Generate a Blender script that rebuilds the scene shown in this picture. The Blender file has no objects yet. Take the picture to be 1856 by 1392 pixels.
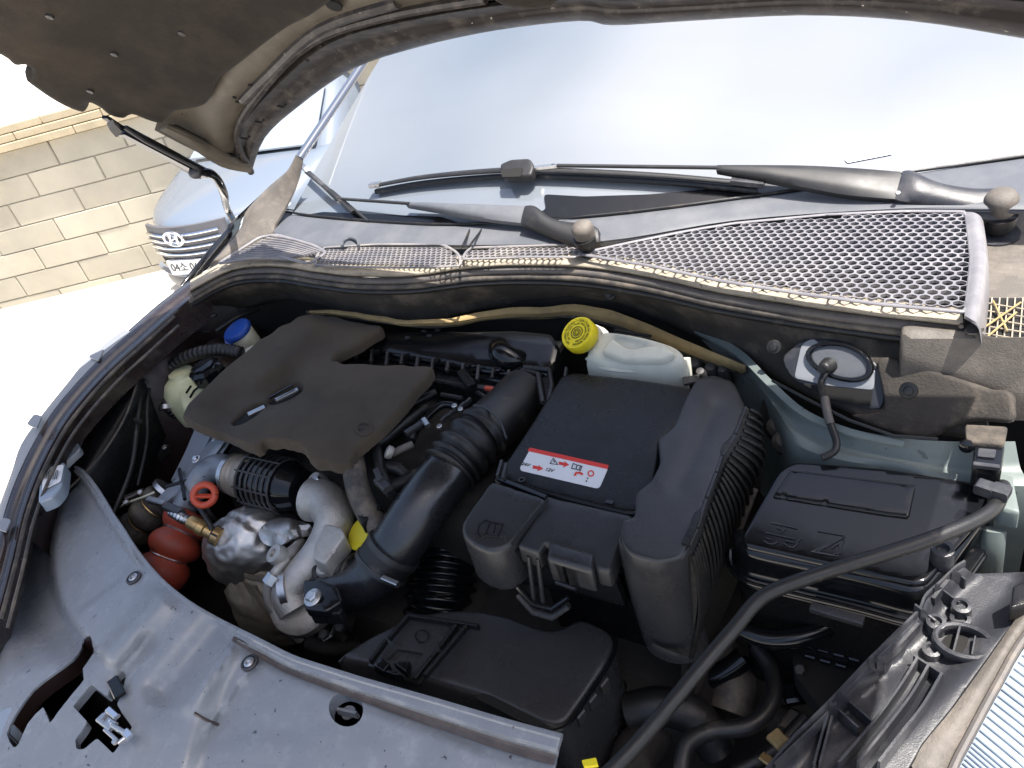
import bpy, bmesh, math, random
from mathutils import Vector, Matrix, noise, geometry
R = math.radians
random.seed(4)
S = bpy.context.scene
C = S.collection

# ---------------------------------------------------------------- camera
W0, H0, FOC = 1856.0, 1392.0, 1400.0          # photograph's frame in which outlines were measured
CAM = Vector((.71, -.02, 1.58)); YAW, PIT, ROL = R(36), R(32), R(15)
_F = Vector((-math.sin(YAW)*math.cos(PIT), math.cos(YAW)*math.cos(PIT), -math.sin(PIT)))
_R = Vector((math.cos(YAW), math.sin(YAW), 0)); _U = _R.cross(_F)
_R, _U = _R*math.cos(ROL) - _U*math.sin(ROL), _R*math.sin(ROL) + _U*math.cos(ROL)
cd = bpy.data.cameras.new('camera'); co = bpy.data.objects.new('camera', cd); C.objects.link(co)
co.matrix_world = Matrix(((_R.x, _U.x, -_F.x, CAM.x), (_R.y, _U.y, -_F.y, CAM.y), (_R.z, _U.z, -_F.z, CAM.z), (0, 0, 0, 1)))
cd.sensor_width = 36; cd.lens = FOC/W0*36; cd.clip_start = .02; cd.clip_end = 1000
S.camera = co
# ---------------------------------------------------------------- light
SUN_DIR = Vector((.30, .03, .95)).normalized()    # towards the sun
w = bpy.data.worlds.new("World"); S.world = w; w.use_nodes = True
nt = w.node_tree; bg = nt.nodes['Background']
sky = nt.nodes.new('ShaderNodeTexSky'); sky.sky_type = 'NISHITA'; sky.sun_disc = False
sky.sun_elevation = math.asin(SUN_DIR.z); sky.sun_rotation = math.atan2(SUN_DIR.x, SUN_DIR.y)
sky.air_density = 1.0; sky.dust_density = 4.5; sky.ozone_density = 1.0
nt.links.new(sky.outputs[0], bg.inputs[0]); bg.inputs[1].default_value = .12
sd = bpy.data.lights.new('sun', 'SUN'); sd.energy = 4.5; sd.angle = R(.5); sd.color = (1, .96, .9)
so = bpy.data.objects.new('sun', sd); C.objects.link(so)
so.rotation_euler = SUN_DIR.to_track_quat('Z', 'Y').to_euler()
S.view_settings.view_transform = 'Standard'; S.view_settings.look = 'None'
S.view_settings.exposure = 1.18; S.view_settings.gamma = 1
S.cycles.max_bounces = 8

# ---------------------------------------------------------------- points from measured directions
def ray(px, py):
    return (_F*FOC + _R*(px - W0/2) - _U*(py - H0/2)).normalized()
def P(px, py, z):
    d = ray(px, py); return CAM + d*((z - CAM.z)/d.z)
def PY(px, py, y):
    d = ray(px, py); return CAM + d*((y - CAM.y)/d.y)
def PD(px, py, dist):
    return CAM + ray(px, py)*dist
def proj(p):
    d = p - CAM; q = d.dot(_F); return (W0/2 + FOC*d.dot(_R)/q, H0/2 - FOC*d.dot(_U)/q)
def PF(px, py, h):                         # where a sight line meets the surface h(point) = 0
    d = ray(px, py); a, b = .3, 6.0; fa = h(CAM + d*a)
    n = 60; t0 = a
    for i in range(1, n+1):
        t1 = a + (b-a)*i/n; f1 = h(CAM + d*t1)
        if (fa < 0) != (f1 < 0):
            lo, hi = t0, t1
            for _ in range(24):
                m = (lo+hi)/2
                if (h(CAM+d*m) < 0) == (fa < 0): lo = m
                else: hi = m
            return CAM + d*lo
        t0, fa = t1, f1
    return CAM + d*2.0
def hood_h(p, off=0):
    return p.z - (1.088 + 1.0*(1.1 - p.y) + .24*(1 - (p.x/.85)**2)) + off*1.4
def HD(px, py, off=0):                     # on the hood's underside, off metres proud of it
    return PF(px, py, lambda p: hood_h(p, off))
def glass_base_y(x): return 1.16 + .30*max(0, x+.05)**1.3 + .13*max(0, -x-.15)
def glass_h(p, off=0):
    return p.z - (1.05 + off*1.15 + .56*(p.y - glass_base_y(p.x)))
def GL(px, py, off=0):
    return PF(px, py, lambda p: glass_h(p, off))

# ---------------------------------------------------------------- materials
MATS = {}
def mat(name, col, rough=.5, metal=0, dust=None, bump=0, bs=400, var=0, vs=8, spec=.5, coat=0, rv=0, streak=None, sheen=0, specks=None):
    m = bpy.data.materials.new(name); MATS[name] = m; m.use_nodes = True
    n = m.node_tree.nodes; l = m.node_tree.links; b = n['Principled BSDF']
    b.inputs['Roughness'].default_value = rough; b.inputs['Metallic'].default_value = metal
    b.inputs['Specular IOR Level'].default_value = spec; b.inputs['Coat Weight'].default_value = coat
    b.inputs['Sheen Weight'].default_value = sheen
    g = n.new('ShaderNodeNewGeometry')
    def noi(scale, det=4, rgh=.6, vec=None):
        t = n.new('ShaderNodeTexNoise'); t.inputs['Scale'].default_value = scale; t.inputs['Detail'].default_value = det
        t.inputs['Roughness'].default_value = rgh; l.new(vec or g.outputs['Position'], t.inputs['Vector']); return t.outputs['Fac']
    def rng(s, a, b_, c=0, d=1):
        t = n.new('ShaderNodeMapRange'); l.new(s, t.inputs[0]); t.inputs[1].default_value = a; t.inputs[2].default_value = b_
        t.inputs[3].default_value = c; t.inputs[4].default_value = d; return t.outputs[0]
    def mix(fac, a, c2):
        t = n.new('ShaderNodeMix'); t.data_type = 'RGBA'; l.new(fac, t.inputs[0])
        if isinstance(a, tuple): t.inputs[6].default_value = (*a, 1)
        else: l.new(a, t.inputs[6])
        if isinstance(c2, tuple): t.inputs[7].default_value = (*c2, 1)
        else: l.new(c2, t.inputs[7])
        return t.outputs[2]
    cur = col
    if var:
        cur = mix(rng(noi(vs), .3, .7), tuple(c*(1-var) for c in col), tuple(min(1, c*(1+var)) for c in col))
    if dust:
        dc, amt, sc = dust
        f = rng(noi(sc, 6, .7), .62 - amt*.45, .9 - amt*.3, 0, min(1, .35 + amt))
        cur = mix(f, cur if not isinstance(cur, tuple) else cur, dc)
    if streak:                                   # long stains
        mp = n.new('ShaderNodeMapping'); l.new(g.outputs['Position'], mp.inputs[0]); mp.inputs['Scale'].default_value = streak[2]
        f = rng(noi(1.0, 5, .7, mp.outputs[0]), streak[3], streak[3]+.12, 0, streak[1]); cur = mix(f, cur, streak[0])
    if specks:                                   # little spots: colour, density threshold, scale
        f = rng(noi(specks[2], 2, .5), specks[1], specks[1]+.03, 0, .9); cur = mix(f, cur, specks[0])
    if isinstance(cur, tuple): b.inputs['Base Color'].default_value = (*cur, 1)
    else: l.new(cur, b.inputs['Base Color'])
    if rv: l.new(rng(noi(18, 5, .65), .3, .7, max(.05, rough-rv), min(1, rough+rv)), b.inputs['Roughness'])
    if bump:
        bp = n.new('ShaderNodeBump'); bp.inputs['Strength'].default_value = min(1, bump); bp.inputs['Distance'].default_value = .0012
        l.new(noi(bs, 3, .6), bp.inputs['Height']); l.new(bp.outputs[0], b.inputs['Normal'])
    return m
DUST = (.26, .21, .155)
mat('plastic', (.009, .009, .010), .28, dust=((.05, .045, .04), .10, 14), bump=.35, bs=900, rv=.10, spec=.32)
mat('plastic_soft', (.032, .032, .034), .31, dust=((.06, .057, .055), .15, 22), bump=.3, bs=700, rv=.12)
mat('gloss', (.006, .0065, .008), .14, dust=((.06, .06, .06), .08, 30), rv=.08)
mat('rubber', (.012, .012, .013), .45, dust=(DUST, .12, 30), bump=.3, bs=500, rv=.1)
mat('rubber_dusty', (.05, .045, .042), .6, dust=(DUST, .42, 24), bump=.4, bs=300)
mat('felt', (.066, .052, .038), .95, dust=((.10, .078, .055), .34, 9), bump=1, bs=800, sheen=.08, spec=.25, var=.2)
mat('insulation', (.042, .036, .031), .9, dust=(DUST, .25, 10), bump=.9, bs=260, var=.25, vs=20)
mat('pad', (.018, .0135, .0095), .95, dust=((.075, .055, .036), .38, 5), bump=.7, bs=420, var=.3, vs=6, sheen=.05, spec=.3)
mat('hoodframe', (.085, .072, .054), .55, dust=((.20, .17, .125), .35, 12), bump=.25, bs=300, var=.2, vs=9, specks=((.05, .04, .03), .69, 120))
mat('hoodrim', (.026, .022, .021), .42, dust=((.20, .17, .14), .30, 40), rv=.1, specks=((.5, .45, .4), .74, 160))
mat('tanfoam', (.38, .27, .12), .9, dust=((.15, .12, .08), .4, 25), bump=.8, bs=260)
mat('paint', (.026, .018, .018), .28, coat=.5, dust=((.16, .13, .11), .2, 18), rv=.08)
mat('paint_in', (.022, .011, .010), .45, dust=((.08, .06, .05), .2, 15), rv=.1)
mat('green', (.17, .20, .19), .42, dust=((.09, .11, .105), .5, 8), var=.2, rv=.1, specks=((.08, .09, .08), .68, 60))
mat('cowl', (.16, .155, .17), .5, dust=((.42, .38, .33), .45, 10), bump=.25, bs=700)
mat('mesh', (.17, .165, .18), .42, dust=((.30, .29, .29), .45, 16), bump=.2, bs=700)
mat('ledge', (.30, .26, .20), .75, dust=((.48, .42, .32), .5, 22), bump=.6, bs=240, specks=((.06, .05, .04), .7, 110))
mat('scuttle', (.085, .092, .105), .5, dust=((.17, .17, .18), .35, 7), bump=.2, bs=900)
mat('endcap', (.10, .088, .076), .62, dust=((.24, .205, .17), .38, 18), bump=.6, bs=420)
mat('panel', (.235, .252, .278), .29, dust=((.40, .42, .44), .24, 45), bump=.12, bs=600, var=.05, vs=4, rv=.07, specks=((.035, .035, .04), .71, 110), streak=((.13, .12, .12), .4, (30, 6, 10), .64))
mat('bracket', (.030, .031, .037), .40, dust=((.17, .165, .165), .3, 16), bump=.3, bs=600, rv=.12)
mat('alu', (.50, .48, .45), .5, .7, dust=((.26, .23, .19), .36, 30), bump=.9, bs=420, var=.12)
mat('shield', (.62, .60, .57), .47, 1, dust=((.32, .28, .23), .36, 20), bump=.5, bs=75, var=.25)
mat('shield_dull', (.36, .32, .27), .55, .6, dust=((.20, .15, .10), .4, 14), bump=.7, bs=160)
mat('steel', (.55, .55, .55), .35, 1, var=.15, vs=60)
mat('chrome', (.8, .8, .82), .12, 1)
mat('steel_dark', (.08, .08, .085), .45, .6, dust=((.12, .10, .08), .3, 40))
mat('greybar', (.22, .24, .27), .4, .3, dust=((.2, .19, .18), .3, 15))
mat('brass', (.50, .34, .15), .38, .8, dust=((.22, .15, .08), .3, 60))
mat('orange', (.33, .045, .022), .55, dust=((.12, .055, .04), .45, 26), bump=.25, bs=200)
mat('orange_gloss', (.46, .06, .025), .35)
mat('elbow', (.016, .017, .02), .27, spec=.8, dust=((.10, .095, .085), .14, 30), rv=.08)
mat('blue', (.015, .07, .35), .38, dust=((.1, .13, .25), .25, 60), bump=.2, bs=200)
mat('yellow', (.72, .60, .02), .42, dust=((.45, .36, .05), .2, 50), bump=.2, bs=200)
mat('printblack', (.03, .028, .01), .6)
mat('cream', (.62, .60, .47), .4, dust=((.5, .45, .3), .25, 30), spec=.4)
mat('tank', (.60, .60, .38), .32, dust=((.4, .4, .2), .2, 25), var=.15, vs=14)
mat('tank_white', (.62, .62, .53), .35, dust=((.45, .43, .36), .25, 25), var=.08, vs=14)
mat('sticker', (.80, .80, .80), .4); mat('stickerred', (.75, .035, .02), .4); mat('ink', (.03, .03, .035), .6)
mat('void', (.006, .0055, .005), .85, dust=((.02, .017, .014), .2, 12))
mat('roughwall', (.011, .0105, .010), .5, dust=((.05, .04, .032), .2, 40), bump=1, bs=90, var=.4, vs=60)
mat('dirt', (.016, .0135, .0115), .8, dust=((.06, .048, .036), .3, 18), bump=.8, bs=120)
mat('concrete', (.60, .57, .52), .9, var=.12, vs=1.2, bump=.5, bs=60)
mat('block', (.42, .385, .31), .9, var=.16, vs=1.7, bump=.7, bs=90, dust=((.50, .45, .33), .35, 5))
mat('cap', (.44, .37, .25), .85, var=.15, vs=5, bump=.5, bs=90)
mat('mortar', (.36, .33, .27), .95)
mat('white', (.15, .18, .225), .25, coat=.6)
mat('darkglass', (.03, .035, .04), .08, spec=.8)
mat('grillegrey', (.09, .09, .10), .4)
mat('plate', (.82, .82, .80), .45)
mat('tyre', (.02, .02, .02), .8)
mat('wiperm', (.016, .016, .017), .48, dust=((.08, .07, .065), .2, 30), rv=.08)
mat('groove', (.075, .062, .058), .6, dust=((.16, .13, .12), .4, 30), bump=.3, bs=400)
mat('lens2', (.26, .31, .37), .2, coat=.5)
mat('greyface', (.24, .25, .27), .45, dust=((.3, .3, .31), .3, 20))
mat('lens', (.55, .66, .80), .12, coat=.6, spec=.8)
mat('pillar', (.07, .085, .12), .3, coat=.4)
mat('sealgrey', (.10, .09, .085), .55, dust=(DUST, .3, 24), bump=.3, bs=300)
# each block of the wall has its own tone
m = MATS['block']; n = m.node_tree.nodes; l = m.node_tree.links; b = n['Principled BSDF']
oi = n.new('ShaderNodeObjectInfo'); rm = n.new('ShaderNodeMapRange'); l.new(oi.outputs['Random'], rm.inputs[0]); rm.inputs[3].default_value = .84; rm.inputs[4].default_value = 1.18
src = b.inputs['Base Color'].links[0].from_socket; vm = n.new('ShaderNodeVectorMath'); vm.operation = 'SCALE'; l.new(src, vm.inputs[0]); l.new(rm.outputs[0], vm.inputs['Scale']); l.new(vm.outputs[0], b.inputs['Base Color'])
# windscreen: glossy glass with dust streaks; sky glare painted into its colour, whiter left
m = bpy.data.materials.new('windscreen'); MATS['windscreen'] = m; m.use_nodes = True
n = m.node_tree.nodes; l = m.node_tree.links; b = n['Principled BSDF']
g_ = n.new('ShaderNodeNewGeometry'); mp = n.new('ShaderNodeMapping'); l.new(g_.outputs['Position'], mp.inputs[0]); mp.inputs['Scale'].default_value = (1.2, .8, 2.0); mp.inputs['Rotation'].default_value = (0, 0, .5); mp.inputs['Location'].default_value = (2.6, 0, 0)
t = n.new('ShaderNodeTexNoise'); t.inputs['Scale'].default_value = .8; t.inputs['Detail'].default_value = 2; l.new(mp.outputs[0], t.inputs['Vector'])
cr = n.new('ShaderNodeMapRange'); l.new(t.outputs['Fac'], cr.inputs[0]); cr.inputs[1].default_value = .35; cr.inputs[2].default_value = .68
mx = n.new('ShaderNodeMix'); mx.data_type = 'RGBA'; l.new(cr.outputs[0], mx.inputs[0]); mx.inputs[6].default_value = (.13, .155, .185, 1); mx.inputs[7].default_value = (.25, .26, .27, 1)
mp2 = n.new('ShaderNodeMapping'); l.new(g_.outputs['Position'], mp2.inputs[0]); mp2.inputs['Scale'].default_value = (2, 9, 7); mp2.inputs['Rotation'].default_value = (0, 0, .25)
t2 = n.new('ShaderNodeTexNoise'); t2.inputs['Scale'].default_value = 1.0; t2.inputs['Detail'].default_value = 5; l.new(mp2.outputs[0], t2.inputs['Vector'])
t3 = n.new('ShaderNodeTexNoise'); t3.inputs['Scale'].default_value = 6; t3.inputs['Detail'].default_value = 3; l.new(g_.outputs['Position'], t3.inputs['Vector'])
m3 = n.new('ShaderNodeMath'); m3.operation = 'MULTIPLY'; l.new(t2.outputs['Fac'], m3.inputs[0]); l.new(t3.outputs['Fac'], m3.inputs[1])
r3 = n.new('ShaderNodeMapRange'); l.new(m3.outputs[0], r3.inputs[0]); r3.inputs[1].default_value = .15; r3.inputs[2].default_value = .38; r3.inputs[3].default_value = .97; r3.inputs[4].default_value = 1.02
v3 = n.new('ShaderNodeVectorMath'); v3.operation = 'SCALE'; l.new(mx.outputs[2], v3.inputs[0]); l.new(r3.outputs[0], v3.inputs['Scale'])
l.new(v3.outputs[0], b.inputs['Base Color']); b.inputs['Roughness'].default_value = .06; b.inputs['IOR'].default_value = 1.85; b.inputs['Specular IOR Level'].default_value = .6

# ---------------------------------------------------------------- object helpers
def thing(name, label, cat, loc, group=None):
    o = bpy.data.objects.new(name, None); C.objects.link(o); o.location = loc; o.empty_display_size = .05
    o['label'] = label; o['category'] = cat
    if group: o['group'] = group
    return o
def wloc(o):
    v = Vector(o.location)
    while o.parent: o = o.parent; v += Vector(o.location)
    return v
def link(bm, name, m, parent=None, label=None, angle=40, kind=None, recalc=True):
    if recalc: bmesh.ops.recalc_face_normals(bm, faces=bm.faces)
    me = bpy.data.meshes.new(name)
    if bm.verts:
        lo = Vector([min(v.co[i] for v in bm.verts) for i in range(3)]); hi = Vector([max(v.co[i] for v in bm.verts) for i in range(3)])
        c = (lo+hi)/2; c.z = lo.z
        if kind == 'structure': c = Vector((0, 0, 0))
        for v in bm.verts: v.co -= c
    else: c = Vector((0, 0, 0))
    bm.to_mesh(me); bm.free()
    if isinstance(m, (list, tuple)):
        for k in m: me.materials.append(MATS[k])
    else: me.materials.append(MATS[m])
    for p in me.polygons: p.use_smooth = True
    me.set_sharp_from_angle(angle=R(angle))
    o = bpy.data.objects.new(name, me); C.objects.link(o)
    if parent: o.parent = parent; o.location = c - wloc(parent)
    else: o.location = c
    if label: o['label'] = label
    if kind: o['kind'] = kind
    return o
def single(o, label, cat, group=None):
    o['label'] = label; o['category'] = cat
    if group: o['group'] = group
    return o
def copy_obj(o, parent, loc):
    c = o.copy(); C.objects.link(c); c.parent = parent; c.location = loc; return c

# ---------------------------------------------------------------- mesh helpers
def cat(pts, n=4, closed=True, k=.5):
    out = []; N = len(pts); v = [Vector(p) for p in pts]
    rngi = range(N) if closed else range(N-1)
    for i in rngi:
        p0 = v[i-1] if closed or i > 0 else v[0]; p1 = v[i]; p2 = v[(i+1) % N]
        p3 = v[(i+2) % N] if closed else v[min(i+2, N-1)]
        for j in range(n):
            t = j/n; m1 = (p2-p0)*k; m2 = (p3-p1)*k
            out.append(p1*(2*t**3-3*t*t+1) + m1*(t**3-2*t*t+t) + p2*(-2*t**3+3*t*t) + m2*(t**3-t*t))
    if not closed: out.append(v[-1])
    return out
def rounded(pts, r=10, n=3):                     # straight sides, rounded corners
    out = []; N = len(pts); v = [Vector(p[:2]) for p in pts]; rr = [p[2] if len(p) > 2 else r for p in pts]
    for i in range(N):
        p = v[i]; a = v[i-1]-p; b = v[(i+1) % N]-p
        q = min(rr[i], a.length*.45, b.length*.45)
        if q < .5: out.append(p); continue
        A = p + a.normalized()*q; B = p + b.normalized()*q
        for j in range(n+1):
            t = j/n; out.append(A*(1-t)**2 + p*2*t*(1-t) + B*t*t)
    return out
def inside(p, poly):
    x, y = p[0], p[1]; c = False; j = len(poly)-1
    for i in range(len(poly)):
        xi, yi = poly[i][0], poly[i][1]; xj, yj = poly[j][0], poly[j][1]
        if (yi > y) != (yj > y) and x < (xj-xi)*(y-yi)/(yj-yi) + xi: c = not c
        j = i
    return c
def dseg(p, a, b):
    ax, ay = a[0], a[1]; bx, by = b[0]-ax, b[1]-ay; L = bx*bx+by*by
    t = 0 if L == 0 else max(0, min(1, ((p[0]-ax)*bx+(p[1]-ay)*by)/L))
    return math.hypot(p[0]-ax-bx*t, p[1]-ay-by*t)
def dpoly(p, poly, closed=True):
    n = len(poly); return min(dseg(p, poly[i], poly[(i+1) % n]) for i in range(n if closed else n-1))
def gs(d, w): return math.exp(-(d/w)**2)
def loopdist(p, loops): return min(dpoly(p, L) for L in loops)

def sheet(name, outline, f, depth, m, parent=None, holes=(), grid=40, r=0, down=Vector((0, 0, -1)), label=None, angle=35, flare=0, kind=None, holeround=False, rs=.0009, extra=(), skip=None):
    """a slab whose face follows f(px, py) inside an outline, with rounded rim and real thickness"""
    if not callable(f):
        z = f; f = lambda x, y: P(x, y, z)
    outline = [Vector(p[:2]) for p in outline]; holes = [[Vector(p[:2]) for p in h] for h in holes]
    def dens(L):
        o_ = []; mx_ = max(7, grid*.8)
        for i in range(len(L)):
            a, b_ = L[i], L[(i+1) % len(L)]; k_n = max(1, math.ceil((b_-a).length/mx_))
            o_ += [a + (b_-a)*j/k_n for j in range(k_n)]
        return o_
    outline = dens(outline); holes = [dens(h) for h in holes]
    loops = [outline] + holes
    pts = []; edges = []
    for L in loops:
        s = len(pts); pts += L; edges += [(s+i, s+(i+1) % len(L)) for i in range(len(L))]
    nb = len(pts)
    rl = [outline] + (holes if holeround else [])
    def ok(q, md):
        return inside(q, outline) and not any(inside(q, h) for h in holes) and loopdist(q, loops) > md
    if r:
        for L in rl:
            N = len(L); area = sum(L[i].x*L[(i+1) % N].y - L[(i+1) % N].x*L[i].y for i in range(N))
            s = (1 if area > 0 else -1) * (1 if L is outline else -1)
            for k in (.25, .6, 1.0):
                for i in range(N):
                    t = (L[(i+1) % N] - L[i-1]); 
                    if t.length < 1e-6: continue
                    nrm = Vector((-t.y, t.x)).normalized()*s; q = L[i] + nrm*r*k
                    if ok(q, r*k*.85): pts.append(q)
    xs = [p.x for p in outline]; ys = [p.y for p in outline]
    for q in extra:
        if ok(Vector(q), max(r*1.15, 1.5)): pts.append(Vector(q))
    y = min(ys) + grid*.5; row = 0
    while y < max(ys):
        x = min(xs) + grid*(.25 if row % 2 else .75)
        while x < max(xs):
            if not (skip and skip(x, y)) and ok(Vector((x, y)), max(r*1.15, grid*.35)): pts.append(Vector((x, y)))
            x += grid
        y += grid*.87; row += 1
    vv, ee, ff, ov, oe, of = geometry.delaunay_2d_cdt(pts, edges, [], 0, 1e-4)
    bm = bmesh.new(); vs = []
    for q in vv:
        p = f(q.x, q.y)
        if r:
            d = loopdist(q, rl)
            if d < r: p = p + down*((r - math.sqrt(max(0, r*r-(r-d)**2)))*rs)
        vs.append(bm.verts.new(p))
    for t in ff:
        c = sum((vv[i] for i in t), Vector((0, 0)))/len(t)
        if inside(c, outline) and not any(inside(c, h) for h in holes):
            try: bm.faces.new([vs[i] for i in t])
            except ValueError: pass
    for v in [v for v in bm.verts if not v.link_faces]: bm.verts.remove(v)
    if depth:
        cen = sum((v.co for v in bm.verts), Vector())/max(1, len(bm.verts))
        top = list(bm.faces); low = {}
        for v in list(bm.verts):
            o = (v.co - cen); o -= down*o.dot(down)
            low[v] = bm.verts.new(v.co + down*depth + o*flare)
        bed = [e for e in bm.edges if len(e.link_faces) == 1]
        for e in bed:
            a, b_ = e.verts; lp = e.link_loops[0]
            if lp.vert is not a: a, b_ = b_, a
            bm.faces.new((b_, a, low[a], low[b_]))
        for fc in top: bm.faces.new([low[v] for v in reversed(fc.verts)])
    return link(bm, name, m, parent, label, angle, kind)

def loft(name, rows, m, parent=None, sub=(3, 3), thick=0, down=Vector((0, 0, -1)), label=None, angle=50, kind=None, wob=0):
    rows = [[Vector(p) for p in r_] for r_ in rows]
    rows = [cat(r_, sub[0], False) for r_ in rows]
    cols = [cat(list(c), sub[1], False) for c in zip(*rows)]
    bm = bmesh.new(); g = []
    for c in cols:
        g.append([bm.verts.new(p + (Vector((0, 0, 1))*wob*noise.noise(p*14) if wob else Vector())) for p in c])
    for i in range(len(g)-1):
        for j in range(len(g[0])-1): bm.faces.new((g[i][j], g[i+1][j], g[i+1][j+1], g[i][j+1]))
    if thick:
        low = {v: bm.verts.new(v.co + down*thick) for v in list(bm.verts)}
        bed = [e for e in bm.edges if len(e.link_faces) == 1]; top = list(bm.faces)
        for e in bed:
            a, b_ = e.verts; bm.faces.new((a, b_, low[b_], low[a]))
        for fc in top: bm.faces.new([low[v] for v in reversed(fc.verts)])
    return link(bm, name, m, parent, label, angle, kind)

def frames(pts):
    ts = []
    for i in range(len(pts)):
        t = pts[min(i+1, len(pts)-1)] - pts[max(i-1, 0)]; ts.append(t.normalized())
    up = Vector((0, 0, 1)) if abs(ts[0].z) < .9 else Vector((0, 1, 0))
    out = []
    for t in ts:
        s = t.cross(up).normalized(); u = s.cross(t).normalized(); up = u; out.append((s, u))
    return out
def addtube(bm, pts, rad, seg=12, flat=1.0, caps=True):
    fr = frames(pts); N = len(pts); rings = []
    for i, p in enumerate(pts):
        r_ = rad(i/(N-1)) if callable(rad) else rad
        s, u = fr[i]
        rings.append([bm.verts.new(p + s*math.cos(a*2*math.pi/seg)*r_ + u*math.sin(a*2*math.pi/seg)*r_*flat) for a in range(seg)])
    for i in range(N-1):
        for a in range(seg): bm.faces.new((rings[i][a], rings[i][(a+1) % seg], rings[i+1][(a+1) % seg], rings[i+1][a]))
    if caps: bm.faces.new(list(reversed(rings[0]))); bm.faces.new(rings[-1])
def V3(pts): return [P(*p) if not isinstance(p, Vector) else p for p in pts]
def tube(name, pts, rad, m, parent=None, n=6, seg=12, flat=1.0, label=None, caps=True, kind=None, angle=45):
    bm = bmesh.new(); q = cat(V3(pts), n, False); addtube(bm, q, rad, seg, flat, caps)
    return link(bm, name, m, parent, label, angle, kind)
def bellows(name, pts, r0, amp, k, m, parent=None, seg=24, label=None, sharp=1.0, r1=None, flat=1.0):
    q = cat(V3(pts), max(2, int(k*10/(len(pts)-1))), False)
    r1 = r1 or r0
    def rad(t):
        if sharp < 0: return r0 + amp*abs(math.sin(math.pi*k*t + .25))**-sharp
        s = .5 - .5*math.cos(2*math.pi*k*t); return r0*(1-t) + r1*t + amp*(s**sharp*2-1)
    bm = bmesh.new(); addtube(bm, q, rad, seg, flat); return link(bm, name, m, parent, label, 70)
def lathe_bm(bm, c, axis, prof, seg=24, wav=None, x0=None):
    axis = Vector(axis).normalized(); s = axis.cross(Vector((0, 0, 1)) if abs(axis.z) < .9 else Vector((0, 1, 0))).normalized(); u = axis.cross(s)
    rings = []
    for r_, h in prof:
        ring = []
        for a in range(seg):
            th = a*2*math.pi/seg; rr = r_*(1 + (wav(th, h) if wav else 0))
            ring.append(bm.verts.new(Vector(c) + axis*h + (s*math.cos(th)+u*math.sin(th))*rr))
        rings.append(ring)
    for i in range(len(rings)-1):
        for a in range(seg): bm.faces.new((rings[i][a], rings[i][(a+1) % seg], rings[i+1][(a+1) % seg], rings[i+1][a]))
    if prof[0][0] > 1e-5: bm.faces.new(list(reversed(rings[0])))
    if prof[-1][0] > 1e-5: bm.faces.new(rings[-1])
def lathe(name, c, axis, prof, m, parent=None, seg=24, wav=None, label=None, angle=40):
    bm = bmesh.new(); lathe_bm(bm, c, axis, [(max(r_, 2e-5), h) for r_, h in prof], seg, wav); return link(bm, name, m, parent, label, angle)
def bar_bm(bm, a, b_, w_, h_, up=Vector((0, 0, 1)), bev=.15, taper=1.0):
    a, b_ = Vector(a), Vector(b_); t = (b_-a).normalized(); s = t.cross(up).normalized(); u = s.cross(t)
    c = bev*min(w_, h_)
    def sec(p, k):
        W_, H_ = w_/2*k, h_/2*k
        return [bm.verts.new(p + s*x + u*y) for x, y in ((-W_+c, -H_), (W_-c, -H_), (W_, -H_+c), (W_, H_-c), (W_-c, H_), (-W_+c, H_), (-W_, H_-c), (-W_, -H_+c))]
    A, B = sec(a, 1), sec(b_, taper)
    for i in range(8): bm.faces.new((A[i], A[(i+1) % 8], B[(i+1) % 8], B[i]))
    bm.faces.new(list(reversed(A))); bm.faces.new(B)
def bar(name, a, b_, w_, h_, m, parent=None, up=Vector((0, 0, 1)), bev=.15, label=None, taper=1.0):
    bm = bmesh.new(); bar_bm(bm, a, b_, w_, h_, up, bev, taper); return link(bm, name, m, parent, label, 30)
def bolt(name, c, axis, r_, m, parent, washer=None, label=None):
    o = lathe(name, c, axis, [(r_, 0), (r_, r_*.9), (r_*.8, r_*1.1), (0, r_*1.1)], m, parent, 6, label=label)
    if washer: lathe('washer', c, axis, [(washer, 0), (washer, r_*.3), (washer*.8, r_*.45), (r_*.5, r_*.45)], m, parent, 20)
    return o
def lettering(name, s, origin, xd, yd, size, m, parent, thick=.0003, font=None):
    cu = bpy.data.curves.new('t', 'FONT'); cu.body = s; cu.size = size; cu.align_x = 'CENTER'; cu.align_y = 'CENTER'; cu.extrude = thick; cu.resolution_u = 3
    to = bpy.data.objects.new('t', cu); C.objects.link(to)
    bpy.context.view_layer.update(); me = bpy.data.meshes.new_from_object(to.evaluated_get(bpy.context.evaluated_depsgraph_get()))
    bpy.data.objects.remove(to); bpy.data.curves.remove(cu)
    xd = Vector(xd).normalized(); zd = xd.cross(Vector(yd)).normalized(); yd = zd.cross(xd)
    bm = bmesh.new(); bm.from_mesh(me); bpy.data.meshes.remove(me)
    for v in bm.verts: v.co = Vector(origin) + xd*v.co.x + yd*v.co.y + zd*v.co.z
    if not bm.verts: bm.free(); return None
    return link(bm, name, m, parent, None, 30, recalc=False)
def wires(name, lines, r_, m, parent, label=None, seg=6, kind=None):   # raised thin ribs drawn by polylines of 3-D points
    bm = bmesh.new()
    for L in lines:
        if len(L) > 1: addtube(bm, [Vector(p) for p in L], r_, seg)
    return link(bm, name, m, parent, label, 40, kind)
def L3(pts, z): return [P(x, y, z) for x, y in pts]
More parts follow.
